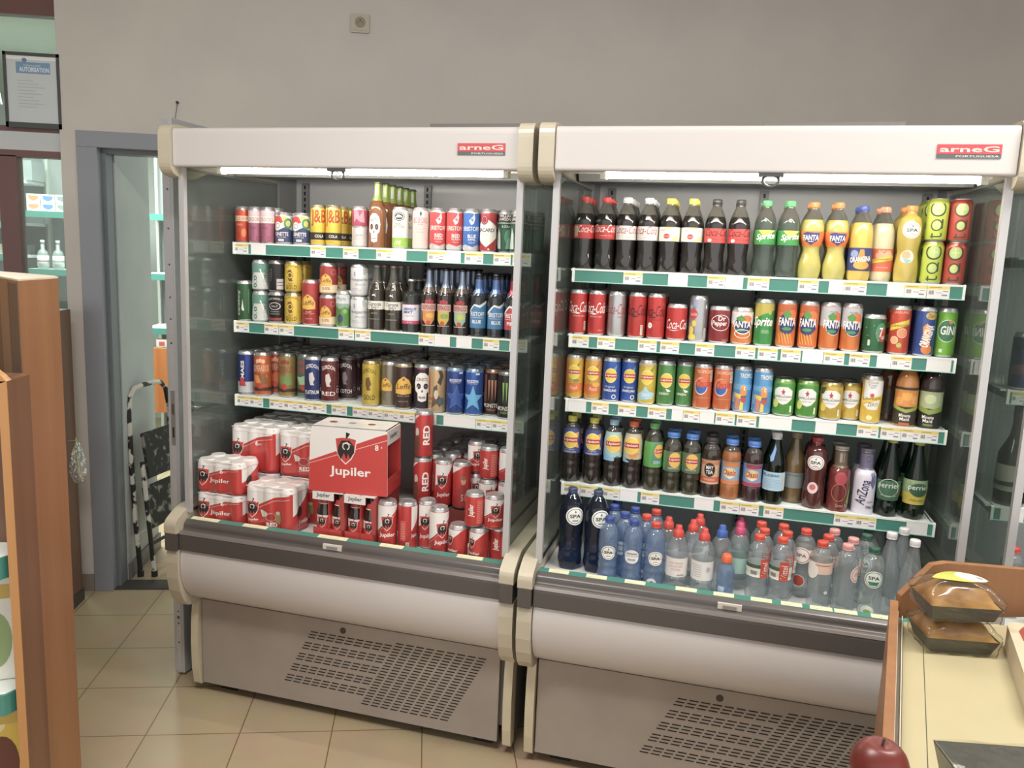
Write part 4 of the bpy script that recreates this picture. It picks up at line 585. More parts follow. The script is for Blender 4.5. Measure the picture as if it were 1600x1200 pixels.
bot('arizwhite', 'ariz', [(.14, P('#d5d2e0', .3, 0, .3)), (1, P('#6f6a86', .3))], '#5f5c68', None, [T('AriZona', -.35, .35, .38, .95, '#2c2850', rot=80, b=.02), ('p', [(.4, .6), (.8, .66), (.9, .5), (.6, .4), (.3, .48)], '#6a6296'), ('e', .5, .62, .2, .03, '#8c8ab0'), ('e', .8, .57, .15, .025, '#8c8ab0'), T('BLUEBERRY', .5, .2, .7, .03, '#6a6482'), T('White Tea', .55, .12, 1.0, .05, '#3a3454', b=.03), ('o', 0, .85, .3, .05, .2, '#4c4868')])
bot('perrier', 'perr', [(1, GREENG)], '#cfc73c', (.052, .115, '#3f6c52'), [('o', 0, .37, .9, .115, .06, '#cfdcd0'), T('perrier', 0, .39, 1.9, .085, '#e2e8e0', b=.0), ('r', -.7, .265, .7, .275, '#9cb8a0')])
bot('perrlemon', 'perr', [(1, GREENG)], '#cfc73c', (.048, .118, '#c9b83c'), [('e', -.7, .44, .35, .06, '#b9c83c'), ('r', -1.8, .34, 1.8, .5, '#86a078'), ('e', .1, .38, .8, .085, '#2c5a3c'), T('perrier', .1, .4, 1.8, .075, '#ecefe6', b=.0), T('CITRON LEMON', 0, .245, 1.2, .02, '#4c4c1c')])
bot('mmorange', 'mmaid', [(1, B('#b5742c'))], '#c9862c', (.006, .12, '#3a352c'), [('r', -1.8, .3, 1.8, .55, '#d88c34'), ('e', 0, .46, .5, .07, '#e6a43c'), ('e', -.7, .38, .4, .06, '#e8a050'), ('e', .8, .4, .4, .07, '#e8a050'), ('p', [(-1.8, .34), (0, .26), (1.8, .34), (1.8, .29), (0, .21), (-1.8, .29)], '#9cac3c'), T('Minute', -.05, .17, 1.0, .05, W_, b=.03), T('Maid', -.05, .115, .8, .05, W_, b=.03), ('r', -.5, .03, .4, .06, '#c9602c')])
bot('mmapple', 'mmaid', [(1, B('#2c1c18'))], '#2c2420', (.006, .12, '#22241f'), [('r', -1.8, .3, 1.8, .55, '#a8b48c'), ('e', 0, .44, .5, .07, '#c3cf9c'), ('p', [(-1.8, .38), (0, .28), (1.8, .38), (1.8, .29), (0, .21), (-1.8, .29)], '#8ca03c'), T('Minute', -.05, .17, 1.0, .05, W_, b=.03), T('Maid', -.05, .115, .8, .05, W_, b=.03), ('r', -.4, .04, .4, .07, '#7c8c3c')])
bot('brownb', 'mmaid', [(1, B('#5c3418'))], '#5c4430', (.02, .1, '#4a4038'), [('r', .4, .15, .8, .42, '#8a8468')])
bot('skullb', 'beer', [(.13, AMBER), (.165, P('#8a5830', .1, 0, .8)), (.17, AMBER), (1, P('#9cbc3c', .35, .3))], '#8a8a80', None, skull(-.1, .3, .75, .22, '#a8602c', 'ANTO') + [('r', -.4, .78, .3, .93, '#d8dcd8'), ('o', 0, .74, .3, .03, .3, '#e0dcc8')], kind='beer_bottle', capkind='crown')
bot('corona', 'beer', [(.17, P('#2c2418', .08, 0, .9)), (1, PETN)], '#b9b0a0', (.075, .105, '#dcd9d0'), [T('Corona', 0, .405, 1.6, .06, '#2c2c38', b=.02, s=.1), T('Extra', .1, .36, .9, .03, '#2c2c38'), ('o', 0, .33, .3, .015, .3, '#555'), T('CERVEZA', 0, .26, .8, .02, '#b8a468'), T('LA CERVEZA MAS FINA', 0, .17, 1.4, .015, '#b8b4a8'), ('p', [(-.3, .53), (-.1, .56), (0, .54), (.2, .57), (.1, .54), (.25, .51), (0, .53)], W_)], kind='beer_bottle', capkind='crown')
bot('absolut', 'abso', [(1, clear('clear_spirit', '#a8aaa6', 1.5, .05, .12, '#8a8c88', 1.6))], '#b5b5b8', (.03, .10, '#dcdce6'), [T('ABSOLUT', 0, .44, 1.6, .05, '#2c3f94', b=.06), T('MIXT', -.2, .38, 1.1, .05, '#2c3f94', b=.06), ('r', -1.7, .16, 1.7, .22, '#c2446c'), ('r', -1.7, .52, 1.7, .53, '#c2446c'), T('Raspberry', 0, .31, 1.0, .03, '#777', s=.3), T('4% VOL', 0, .19, .6, .02, W_)], kind='alcopop_bottle', capkind='crown')
def despb(c1, c2): return [('p', [(-.8, .36), (.8, .36), (.75, .22), (.3, .14), (-.3, .14), (-.75, .22)], c1), ('e', .2, .28, .5, .04, c2), ('r', -1.0, .35, 1.0, .46, '#c9a69c'), T('DESPERADOS', 0, .405, 1.8, .07, '#8e2f34', b=.03), ('e', -.25, .49, .22, .03, '#a8303c'), ('e', .1, .5, .24, .035, '#a8303c'), ('e', .42, .49, .2, .03, '#a8303c'), ('e', .0, .17, .28, .035, '#c2442c'), ('r', -.8, .125, .8, .13, W_)]
DG = P('#241a14', .08, 0, .9, 'brown_glass')
for k_, a_, b_ in (('despb1', '#cf8a3c', '#e0a848'), ('despb2', '#c9ac44', '#7fa04c'), ('despb3', '#8fb59c', '#b9c24c')): bot(k_, 'desp', [(.15, DG), (.168, P('#5c5048', .2)), (1, P('#8f9cb4', .3, .85))], '#4c4440', None, despb(a_, b_), kind='beer_bottle', capkind='crown')
def eb(c, t2): return [('p', [(-1.2, .40), (-.3, .52), (.3, .5), (1.3, .58), (1.3, .14), (-1.2, .14)], c), ('p', [(-1.2, .4), (-.3, .52), (.3, .5), (1.3, .58), (1.3, .54), (.4, .46), (-.3, .49), (-1.2, .36)], '#dce2ea'), T('ERISTOFF', 0, .36, 1.9, .07, W_, b=.02), T(t2, 0, .24, 1.1, .055, W_, b=.04), ('r', -.9, .3, .9, .305, W_)]
EG = P('#1c222a', .08, 0, .9, 'dark_glass')
bot('eristbb', 'erist', [(.155, EG), (.195, P('#5f7fb8', .3, .6)), (1, EG)], '#3c4048', None, eb('#3c7cae', 'BLUE'), kind='alcopop_bottle', capkind='crown'); bot('eristrb', 'erist', [(.155, EG), (.195, P('#c03c54', .3, .6)), (1, EG)], '#4c3a40', None, eb('#b83c44', 'FIRE'), kind='alcopop_bottle', capkind='crown')
def seal2(v, c, rr=.75, rv=.11): return spaseal(v, c, rr, rv)
bot('spablue', 'water', [(1, PETB)], '#2f4c9c', None, seal2(.48, '#3c4a5c'), kind='water_bottle'); bot('spablueb', 'water', [(1, PETB)], '#2f4c9c', None, [('e', 0, .46, .75, .11, '#e0e4e6'), ('r', -.4, .4, .4, .43, '#999'), ('r', -.5, .5, .5, .52, '#8a8c90')], kind='water_bottle')
bot('sparedblue', 'water', [(1, PETB)], '#d04430', None, seal2(.48, '#b0766c') + [('e', -.3, .1, .5, .07, '#dce0e0'), ('e', -.25, .1, .2, .03, '#c0405c')], kind='water_bottle'); bot('spabig', 'spal', [(1, PETD)], '#3c4a6c', None, seal2(.68, '#3c4a5c', .8, .11), kind='water_bottle')
bot('evian', 'sport', [(1, PET)], '#cc3c30', (.05, .11, '#e2dedc'), [T('PURE FRENCH', 0, .46, 1.3, .03, '#d09a94'), T('MOUNTAIN', 0, .41, 1.2, .03, '#d09a94'), T('WATER', 0, .36, .9, .03, '#d09a94'), T('evian', .5, .28, .7, .035, '#8c4a4c')], kind='water_bottle', capkind='sport')
bot('evianb', 'sport', [(1, PET)], '#cc3c30', (.05, .11, '#e0e0de'), [('r', -.9, .3 + i * .035, .1, .305 + i * .035, '#8c8e96') for i in range(6)] + [('e', .7, .42, .2, .04, '#b8b4b4')], kind='water_bottle', capkind='sport')
bot('kidorange', 'wsmall', [(1, PETB)], '#dc602c', None, [('r', -1.0, .12, -.2, .3, '#a8bedc')], kind='water_bottle', capkind='sport'); bot('kidblue', 'sport', [(1, PET)], '#2f5cae', None, [], kind='water_bottle', capkind='sport'); bot('kidpink', 'sport', [(1, PET)], '#c03c6c', (.05, .1, '#a8ccc0'), [], kind='water_bottle', capkind='sport')
bot('vittel', 'water', [(1, PET)], '#dc4830', (.085, .125, '#e0e2dc'), [('r', -1.6, .54, .1, .595, '#3c5c40'), ('r', .1, .40, 1.0, .68, '#c8402c'), T('Vittel', .55, .53, .2, .62, W_, rot=90, s=.1), ('r', -.8, .44, -.2, .5, '#8a9088')], kind='water_bottle')
bot('sparedw', 'spas', [(1, PET)], '#d84430', (.125, .155, '#e0c8bc'), [('e', -.1, .63, .85, .12, '#e6e6e0'), ('o', -.1, .63, .75, .105, .1, '#c46a5c'), T('SPA', -.1, .63, .9, .05, '#9c3c3c', b=.05)], kind='water_bottle', art2=[('e', -.2, .25, .6, .09, '#e6dcd4'), ('e', -.2, .25, .52, .078, '#c8442c')])
bot('sparedw2', 'spas', [(1, PET)], '#d84430', (.12, .155, '#e0c0b0'), [('e', -.9, .6, .6, .12, '#e6e2dc'), ('r', -.6, .68, .8, .69, '#b03c34')], kind='water_bottle', art2=[('e', .5, .3, .18, .025, '#d0cfc8')])
bot('spapinkw', 'spas', [(1, PET)], '#e09a98', None, [('e', 1.0, .6, .7, .12, '#e6d4cc'), ('o', 1.0, .6, .6, .1, .14, '#c48a7c'), T('SPA', 1.0, .6, .7, .05, '#a8645c')], kind='water_bottle')
bot('spagreenw', 'spas', [(1, PET)], '#2c5c48', None, [('e', 0, .58, .8, .12, '#e2ebe2'), ('o', 0, .58, .72, .108, .09, '#3c7c68'), T('SPA', 0, .6, .95, .05, '#2c4c44', b=.05), ('p', [(-.5, .55), (.5, .55), (.3, .5), (-.3, .5)], '#3c7c68'), ('e', -.3, .12, .55, .085, '#e2ebe2'), ('e', -.3, .12, .3, .03, '#a8bc5c')], kind='water_bottle')
bot('whitecap', 'perr', [(1, PET)], '#dcdcde', None, [], kind='water_bottle')
bot('wineb', 'wine', [(.19, P('#14120f', .08, 0, .9)), (.21, P('#14120f', .08, 0, .9)), (1, P('#1c1a18', .3))], '#26221f', (.045, .125, '#b4b0a0'), [('p', [(-1.5, .24), (0, .25), (1.5, .34), (1.5, .3), (0, .2), (-1.5, .2)], '#2c2824'), T('MERLOT', 0, .18, 1.2, .02, '#6a665c')], kind='wine_bottle', capkind='foil')
# ------------------------------------------------------------------ building the meshes of a design
LIDS = {}
def lidmesh(r):
    k = round(r, 4)
    if k not in LIDS:
        m = MB(); q = r * .84
        m.lathe([(q, -.002), (q + .0006, 0), (q - .001, .0008), (q - .0022, -.0022), (0.0001, -.0026)], lambda z, rr: LIDM, 20)
        m.prism([(q * .5 * math.sin(t) * .55, -q * .12 + q * .5 * math.cos(t)) for t in [2 * PI * i / 12 for i in range(12)]], -.0024, -.0008, P('#d4d4d6', .3, .8), 'z')
        m.prism([(q * .34 * math.sin(t), q * .05 - q * .62 + q * .2 * math.cos(t)) for t in [2 * PI * i / 12 for i in range(12)]], -.0025, -.0018, P('#77787a', .4, .7), 'z')
        LIDS[k] = m.mesh('can_lid')
    return LIDS[k]
def rfun(prof, R):
    def f(z):
        for (r0, z0), (r1, z1) in zip(prof, prof[1:]):
            if z0 <= z <= z1 and z1 > z0: return R * (r0 + (r1 - r0) * (z - z0) / (z1 - z0))
        return R
    return f
def smooth_prof(pr, n=3):
    out = [pr[0], pr[1]]
    for i in range(1, len(pr) - 1):
        p0, p1, p2, p3 = pr[i - 1], pr[i], pr[i + 1], pr[min(i + 2, len(pr) - 1)]
        for k in range(1, n + 1):
            t = k / n; f = lambda a, b, c, d: .5 * (2 * b + (c - a) * t + (2 * a - 5 * b + 4 * c - d) * t * t + (3 * b - a - 3 * c + d) * t ** 3)
            r = f(p0[0], p1[0], p2[0], p3[0]); z = f(p0[1], p1[1], p2[1], p3[1]); out.append((min(max(r, .02), 1.01), max(z, out[-1][1] + 1e-5)))
    return out
def design(key):
    d = D[key]
    if 'parts' in d: return d
    if d['t'] == 'can':
        r, h = d['r'], d['h']; RR[0] = r
        base = P(d['base'], d['rough'], d['m']); topm = P(d['top'], .28, .7)
        prof = [(r * .70, .002), (r * .80, 0), (r * .84, .001), (r * .97, .006), (r, .010), (r, h - .016), (r * .985, h - .012), (r * .88, h - .003), (r * .84, h - .001)]
        m = MB(); m.lathe(prof, lambda z, rr: ALU if z < .0065 else (topm if z > h - .0115 else base), 28)
        wrap(m, d['art'], r, h, lambda X, Y, L: ((r + L) * math.sin(X / r), -(r + L) * math.cos(X / r), min(max(Y, .008), h - .0135)))
        d['parts'] = [(d['n'], m.mesh(d['n']), 0)]; d['subs'] = [('can_lid', lidmesh(r), h)]; d['H'] = h; d['R'] = r
    else:
        R, h, pr, (cr, c0, c1) = PF[d['prof']]; pr = smooth_prof(pr); rf = rfun(pr, R); RR[0] = R
        def mf(z, rr):
            for zt, m_ in d['zones']:
                if z < zt: return m_
            return d['zones'][-1][1]
        m = MB(); m.lathe([(r * R, z) for r, z in pr], mf, 30)
        if d['prof'] in ('cola', 'sprite', 'fanta', 'orang', 'lip', 'spaf', 'perr', 'water', 'spal', 'spas'):
            m.v = [(x * q, y * q, z) for x, y, z in m.v for q in [1 - (.15 * (1 - z / .03) * (.5 + .5 * math.cos(5 * math.atan2(x, y))) if z < .03 else 0) - (.028 * (.5 + .5 * math.cos(10 * math.atan2(x, y))) if d['prof'] in ('water', 'spal') and .03 < z < .16 else 0) - (.06 * max(0, 1 - abs(z - .055) / .022) * (.5 + .5 * math.cos(5 * math.atan2(x, y))) if d['prof'] == 'cola' else 0)]]
        subs = []
        fn = lambda X, Y, L: ((rf(Y) + L) * math.sin(X / R), -(rf(Y) + L) * math.cos(X / R), Y)
        if d['art2']: wrap(m, d['art2'], R, h, fn, lift=.0006, ns='xy', step=.006)
        if d['label']:
            z0, z1, lc = d['label']; lm = MB(); zs = [z0 + (z1 - z0) * i / 8 for i in range(9)]
            lp = [(rf(z) + .0008, z) for z in zs]; n = 28; L_ = len(lp); lmm = P(lc, .35)
            vs = [(r * math.sin(2 * PI * k / n), -r * math.cos(2 * PI * k / n), z) for r, z in lp for k in range(n)]
            lm.add(vs, [(i * n + k, i * n + (k + 1) % n, (i + 1) * n + (k + 1) % n, (i + 1) * n + k) for i in range(L_ - 1) for k in range(n)], lmm, True)
            wrap(lm, d['art'], R, h, fn, lift=.0011, ns='xy', step=.006)
            subs.append(('label', lm.mesh('label'), 0))
        elif d['art']: wrap(m, d['art'], R, h, fn, lift=.0006, ns='xy', step=.006)
        cm = MB(); cc = P(d['cap'], .3, .0, .3); ck = d['ck']
        if ck == 'sport': cp = [(cr, c0), (cr * 1.02, c0 + .002), (cr, c0 + .016), (cr * .82, c0 + .022), (cr * .62, c0 + .026), (cr * .6, c1 - .003), (cr * .45, c1), (.0001, c1)]
        elif ck == 'crown': cp = [(cr * 1.05, c0), (cr, c0 + .004), (cr * .9, c1), (.0001, c1 + .0005)]; cc = P(d['cap'], .3, .8)
        elif ck == 'foil': cp = [(cr * .95, c0), (cr, c0 + .002), (cr, c1 - .001), (cr * .9, c1), (.0001, c1)]
        else: cp = [(cr * 1.03, c0), (cr * 1.03, c0 + .003), (cr * .98, c0 + .0035), (cr * .98, c0 + .0045), (cr * 1.0, c0 + .005), (cr * .98, c1 - .0015), (cr * .9, c1), (.0001, c1)]
        cm.lathe(cp, lambda z, rr: cc, 24)
        if ck == 'screw':
            for i in range(24):
                a = 2 * PI * i / 24; x, y = cr * math.sin(a), -cr * math.cos(a); cm.box(x * 1.0 - .0004, y * 1.0 - .0004, c0 + .006, x + .0004, y + .0004, c1 - .003, cc)
        subs.append(('bottle_cap', cm.mesh('bottle_cap'), 0))
        d['parts'] = [(d['n'], m.mesh(d['n']), 0)]; d['subs'] = subs; d['H'] = h; d['R'] = R
    return d
OCC = {1: [], 2: [], 3: []}
def fid(F): return 1 if F is F1 else 2 if F is F2 else 3
def clash(F, x, y, r, z0, z1):
    return any((x - a) ** 2 + (y - b_) ** 2 < (r + q + .0028) ** 2 and z0 < d_ - .0004 and c < z1 - .0004 for a, b_, q, c, d_ in OCC[fid(F)])
def settle(F, x, y, r, z0, z1, back=.16):
    for dy in [.002 * i for i in range(int(back / .002))]:
        for dx in (0, .0015, -.0015, .003, -.003, .005, -.005, .0075, -.0075, .010, -.010, .0125):
            if y + dy + r < .447 and (.008 if y + dy + r < .33 else .016) + r < x + dx < (1.192 if y + dy + r < .33 else 1.184) - r and not clash(F, x + dx, y + dy, r, z0, z1): return x + dx, y + dy
    return None
def put(key, F, x, y, z, label, cat, group=None, rot=None, tilt=None, shelfrot=.55):
    d = design(key); xy = settle(F, x, y, d['R'], z, z + d['H'])
    if xy is None: return None
    x, y = xy; OCC[fid(F)].append((x, y, d['R'], z, z + d['H']))
    if rot is None:
        p = F.inverted() @ CL; rot = shelfrot * math.atan2(p.x - x, y - p.y) + random.uniform(-.22, .22)
    mw = F @ Matrix.Translation((x, y, z + .0007)) @ Matrix.Rotation(rot, 4, 'Z')
    if tilt: mw = mw @ tilt
    o = new_obj(d['parts'][0][0], d['parts'][0][1], None, mw); tag(o, label, cat, group)
    for n, me, dz in d['subs']:
        c = bpy.data.objects.new(n, me); C.objects.link(c); c.parent = o; c.location = (0, 0, dz)
    return o
ORD = ['front', 'second', 'third', 'fourth', 'fifth', 'sixth', 'seventh', 'eighth', 'ninth', 'tenth']
WORDS = {'drink_can': 'can', 'beer_bottle': 'bottle', 'drink_bottle': 'bottle', 'water_bottle': 'bottle', 'wine_bottle': 'bottle', 'alcopop_bottle': 'bottle'}
def files(F, z, y0, place, rows):
    """rows: (design, pixel column, how many deep, text, options); text has no shelf name"""
    for key, u, n, txt, *op in rows:
        op = op[0] if op else {}; d = design(key); r = d['R']; yf = y0 + r + op.get('dy', .009)
        x = max(.012 + r, min(1.168 - r, xat(F, u, yf - r * .3, z + d['H'] * .5))); cat = WORDS[d['n']]
        gp = (f'{txt}, one behind another {place}' if n > 1 or op.get('st') else None)
        for k in range(n):
            y = yf + k * (2 * r + .0055)
            if y + r > .447: break
            lab = f'{txt} {place}' + (f', {ORD[k]} in file' if n > 1 else '')
            jx = random.uniform(-.0012, .0012) if k else 0
            if op.get('st'):
                put(key, F, x + jx, y, z, lab + ', lower', cat, gp, op.get('rot')); put(op['st'], F, x + jx + .001, y, z + d['H'] + .0012, lab + ', upper', cat, gp, op.get('rot'))
            else: put(key, F, x + jx, y, z, lab, cat, gp, op.get('rot'))
# ------------------------------------------------------------------ left case, shelves
Y1 = 0.0; PL = "on left cooler's top shelf"
files(F1, SH1[0], Y1, PL, [
 ('bellevue', 374, 3, 'orange-red slim can with cream band'), ('gordonspink', 397, 2, 'left of two pink-and-white slim cans'), ('gordonspink', 417, 2, 'right of two pink-and-white slim cans', {'dy': .004}),
 ('ginette', 441, 2, 'rainbow-topped blue can, left of pair'), ('ginette', 470, 2, 'rainbow-topped blue can, right of pair'), ('jbb', 496, 1, 'yellow cola can, leftmost of yellow ones'),
 ('jbb', 519, 3, 'yellow cola can beside a pink-topped one'), ('hoegrose', 561, 2, 'white slim can with crimson top half'), ('skullb', 588, 7, 'amber bottle with white skull, green neck foil'),
 ('mseltzer', 624, 3, 'white seltzer can with lime-green foot'), ('bosford', 656, 3, 'pale pink slim can with swan emblem'), ('eristred', 683, 2, 'left of two red-and-silver slim cans'), ('eristred', 706, 2, 'right of two red-and-silver slim cans'),
 ('eristblue', 730, 2, 'blue-and-silver slim can'), ('bacardi', 756, 2, 'red slim can with white shield'), ('lawson', 780, 2, 'dark green whisky-cola can beside red-and-white one'), ('lawson', 805, 2, 'dark green whisky-cola can behind the post'), ('lawson', 832, 2, 'dark green whisky-cola can, rightmost')])
PL = "on left cooler's middle shelf"
files(F1, SH1[1], Y1, PL, [
 ('carlsberg', 375, 2, 'tall plain green can, leftmost'), ('alcfree', 403, 2, 'silver-and-teal beer can', {'st': 'alcfree'}), ('jacklow', 429, 2, 'black can', {'st': 'blackcan'}),
 ('gordongold', 456, 2, 'yellow can with brown lettering', {'st': 'gordongold'}), ('lefferuby', 484, 2, 'tall ruby-red can with golden arch'), ('leffe00', 511, 2, 'red can with cream foot', {'st': 'leffe00'}),
 ('mojito', 534, 2, 'slim silver-and-green can'), ('hoegwhite', 558, 2, 'white can', {'st': 'hoegwhite'}), ('corona', 587, 3, 'long-neck bottle with white label, left one'), ('corona', 613, 3, 'long-neck bottle with white label, right one'),
 ('absolut', 641, 3, 'short clear bottle, white-and-pink label'), ('despb1', 669, 4, 'silver-necked beer bottle with orange label'), ('despb2', 695, 4, 'silver-necked beer bottle with yellow label'), ('despb3', 720, 4, 'silver-necked beer bottle with green-tinged label'),
 ('eristbb', 747, 3, 'dark bottle, blue label, left of pair'), ('eristbb', 773, 3, 'dark bottle, blue label, right of pair'), ('eristrb', 798, 3, 'dark bottle with red label behind the post'), ('eristrb', 831, 3, 'dark bottle with red label, rightmost')])
PL = "on left cooler's bottom shelf"
files(F1, SH1[2], Y1, PL, [
 ('maes', 380, 6, 'blue-and-silver tall can'), ('desporange', 407, 1, 'bright orange tall can'), ('despgold', 447, 6, 'olive-gold tall can', {'dy': .03}), ('despteal', 473, 6, 'teal-green tall can', {'dy': .05}),
 ('gordblue', 485, 1, 'navy-blue tall can'), ('gordred', 513, 1, 'dark red tall can'), ('gordscotch', 543, 5, 'dark purple tall can', {'dy': .09}), ('gordgold5', 578, 6, 'yellow tall can'),
 ('leffeblond', 603, 5, 'silver-gold tall can', {'dy': .035}), ('leffebrune', 624, 1, 'dark brown tall can with golden arch'), ('canisto', 650, 6, 'black tall can with white skull'), ('dragon', 678, 6, 'sand-coloured tall can with drawings'),
 ('rockstar1', 706, 6, 'dark blue tall can with star outline'), ('rockstar2', 733, 6, 'bright blue tall can with pale star'), ('monbronze', 760, 6, 'bronze-and-black tall can'), ('mongreen', 790, 6, 'black tall can with green claw mark'), ('mongrey', 828, 6, 'black tall can with grey claw mark')])
def stand(F, key, u, v, z, label, rot=None, group=None, lo=-.238, hi=.44, shelfrot=.55, xlim=(.03, 1.17)):
    """v is where the middle of the top is seen"""
    d = design(key); p = hit(F, u, v, z + d['H']); y = max(lo + d['R'], min(hi, p.y)); x = max(xlim[0] + d['R'], min(xlim[1] - d['R'], p.x))
    return put(key, F, x, y, z, label, WORDS[d['n']], group, rot, shelfrot=shelfrot)
fill = [('despred', 425, 0.075, 4, 'russet tall can'), ('gordscotch', 490, .085, 4, 'plum tall can behind the navy one'), ('gordscotch', 517, .085, 4, 'plum tall can behind the dark red one'), ('leffebrune', 630, .075, 4, 'brown tall can behind the golden-arch one')]
for key, u, dy, n, txt in fill:
    d = design(key); x = xat(F1, u, dy, SH1[2] + .1)
    for k in range(n): put(key, F1, x, dy + .034 + k * .0685, SH1[2], f'{txt} {PL}, {ORD[k + 1]} in file', 'can', txt + ' in one file')
# ------------------------------------------------------------------ left case, deck
DZ = .689
RD = '#c8322f'; RDm = P(RD, .22, 0, .5); WHm = P('#e6e3e1', .25, 0, .5)
def sixpack(F, x, y, z, big, var, label, nx=3, ny=2, rot=0, W=None):
    r, h = CAN['L' if big else 'S']; n = 6; w = 2 * r * nx; dp = 2 * r * ny; h2 = h + .003
    # outline: scallops round the cans
    def outline(rr, s):
        pts = []
        for i in range(nx):
            for k in range(n + 1):
                a = -.62 + 1.24 * k / n; pts.append((-w / 2 + r + 2 * r * i + rr * math.sin(a) * 1.0, -dp / 2 + r - rr * math.cos(a)))
        for i in range(ny):
            for k in range(n + 1):
                a = -.62 + 1.24 * k / n; pts.append((w / 2 - r + rr * math.cos(a), -dp / 2 + r + 2 * r * i + rr * math.sin(a)))
        for i in reversed(range(nx)):
            for k in range(n + 1):
                a = -.62 + 1.24 * k / n; pts.append((-w / 2 + r + 2 * r * i - rr * math.sin(a), dp / 2 - r + rr * math.cos(a)))
        for i in reversed(range(ny)):
            for k in range(n + 1):
                a = -.62 + 1.24 * k / n; pts.append((-w / 2 + r - rr * math.cos(a), -dp / 2 + r + 2 * r * i - rr * math.sin(a)))
        return pts
    m = MB(); lev = [(0, r * .82), (.006, r * .97), (.014, r), (h - .018, r), (h - .008, r * .93), (h - .001, r * .84)]
    rings = [[(px, py, zz) for px, py in outline(rr, 1)] for zz, rr in lev]; N = len(rings[0]); v = [q for R_ in rings for q in R_]
    m.add(v, [(i * N + k, i * N + (k + 1) % N, (i + 1) * N + (k + 1) % N, (i + 1) * N + k) for i in range(len(lev) - 2) for k in range(N)][:3 * N], RDm, True)
    m.add(rings[-3] + rings[-2], [(k, (k + 1) % N, (k + 1) % N + N, k + N) for k in range(N)], WHm, True)
    m.add(rings[-2] + rings[-1], [(k, (k + 1) % N, (k + 1) % N + N, k + N) for k in range(N)], WHm, True)
    m.add(rings[-1], [tuple(range(N))], WHm); m.add(rings[0], [tuple(range(N))[::-1]], RDm)
    def fn(X, Y, L):
        i = min(nx - 1, max(0, int((X + w / 2) / (2 * r)))); xc = -w / 2 + r + 2 * r * i; dx = max(-.58 * r, min(.58 * r, X - xc)); rr = r
        if Y > h - .018: rr = r * (1 - .07 * (Y - (h - .018)) / .010) if Y < h - .008 else r * (.93 - .09 * (Y - (h - .008)) / .007)
        if i in (0, nx - 1): X = max(-w / 2 + r - .58 * r, min(w / 2 - r + .58 * r, X))
        return (X, -dp / 2 + r - math.sqrt(max(rr * rr - dx * dx, 1e-6)) - L, Y)
    k_ = h / w
    vt = (h - .0185) / h
    A = [('p', [(-.5, vt), (.5, vt), (.5, vt - .005), (.12, .79), (-.2, .6), (-.5, .42)], '#e6e3e1'), ('p', [(-.5, .36), (-.2, .54), (.1, .72), (.5, .8), (.5, .79), (.1, .705), (-.2, .525), (-.5, .34)], '#e6b0a8')]
    A += crest(-.32, .5, .30 if not big else .2, w, h)
    if var == 'j': A += [T('Jupiler', .03, .40, .42, .17, W_, b=.03), T('6', .08, .72, .05, .14, W_, b=.03), T('x33cl', .14, .70, .06, .04, W_)]
    elif var == 't': A += [T('6', .1, .66, .06, .12, W_, b=.03), T('x50cl', .17, .64, .06, .04, W_)]
    else: A += [T('Jupiler', -.3, .26, .2, .07, W_, b=.03), T('RED', .08, .2, .2, .09, W_, b=.05), ('r', -.05, .14, .2, .145, W_), ('e', .06, .36, .1, .09, '#a82a2c'), ('o', .06, .36, .1, .09, .15, '#d8a49c'), ('e', -.06, .42, .06, .06, '#e0d8c8'), ('p', [(-.16, .5), (-.08, .48), (-.06, .36), (-.12, .34)], '#dcd8cc'), ('p', [(.16, .44), (.24, .48), (.28, .36), (.24, .22), (.14, .26)], '#9c8450'), ('e', .2, .46, .05, .04, '#c9b8a0')]
    wrap(m, A, w, h, fn, step=.0055, ns='xy', lift=.0006)
    # right end artwork
    def fe(X, Y, L):
        i = min(ny - 1, max(0, int((X + dp / 2) / (2 * r)))); xc = -dp / 2 + r + 2 * r * i; dx = max(-.58 * r, min(.58 * r, X - xc))
        X = max(-dp / 2 + .42 * r, min(dp / 2 - .42 * r, X))
        return (w / 2 - r + math.sqrt(max(r * r - dx * dx, 1e-6)) + L, X, min(Y, h - .019))
    wrap(m, [('p', [(-.5, vt), (.3, vt), (.1, .62), (-.5, .36)], '#e6e3e1'), T('Jupiler', .15, .2, .5, .12, W_, b=.03), ('e', -.1, .45, .16, .12, '#3a2c2c')], dp, h, fe, step=.0055, ns='xy', lift=.0006)
    for i in range(nx):
        for j in range(ny): m.cyl((-w / 2 + r + 2 * r * i, -dp / 2 + r + 2 * r * j, h - .001), (-w / 2 + r + 2 * r * i, -dp / 2 + r + 2 * r * j, h + .003), r * .80, WHm, 18, r * .76)
    mw = F @ Matrix.Translation((x + w / 2, y + dp / 2, z)) @ Matrix.Rotation(rot, 4, 'Z')
    o = m.build('multipack_of_cans', None, mw); tag(o, label, 'multipack', 'shrink-wrapped red-and-white six-packs')
    f = MB(); a = w / 2 * .93
    f.tube([(-a, -dp / 2 + .012, h - .004), (-a * .5, -dp / 2 + .004, h + .002), (0, -dp / 2 + .002, h + .004), (a * .5, -dp / 2 + .004, h + .002), (a, -dp / 2 + .012, h - .004)], .0016, P('#f2efee', .1, 0, .8), 6)
    new_obj('shrink_film_seam', f.mesh('shrink_film_seam'), o)
    return o
sixpack(F1, .008, -.240, DZ, 0, 'j', 'red six-pack of cans at left front of left cooler tray, lower', rot=0)
sixpack(F1, .0085, -.240, DZ + .121, 0, 'j', 'red six-pack of cans stacked on another at left front of tray', rot=-.02)
sixpack(F1, .214, -.243, DZ, 1, 'r', 'tall red six-pack with figures beside the two stacked packs', rot=.0)
sixpack(F1, .058, -.100, DZ, 1, 't', 'tall red six-pack in second row, under another')
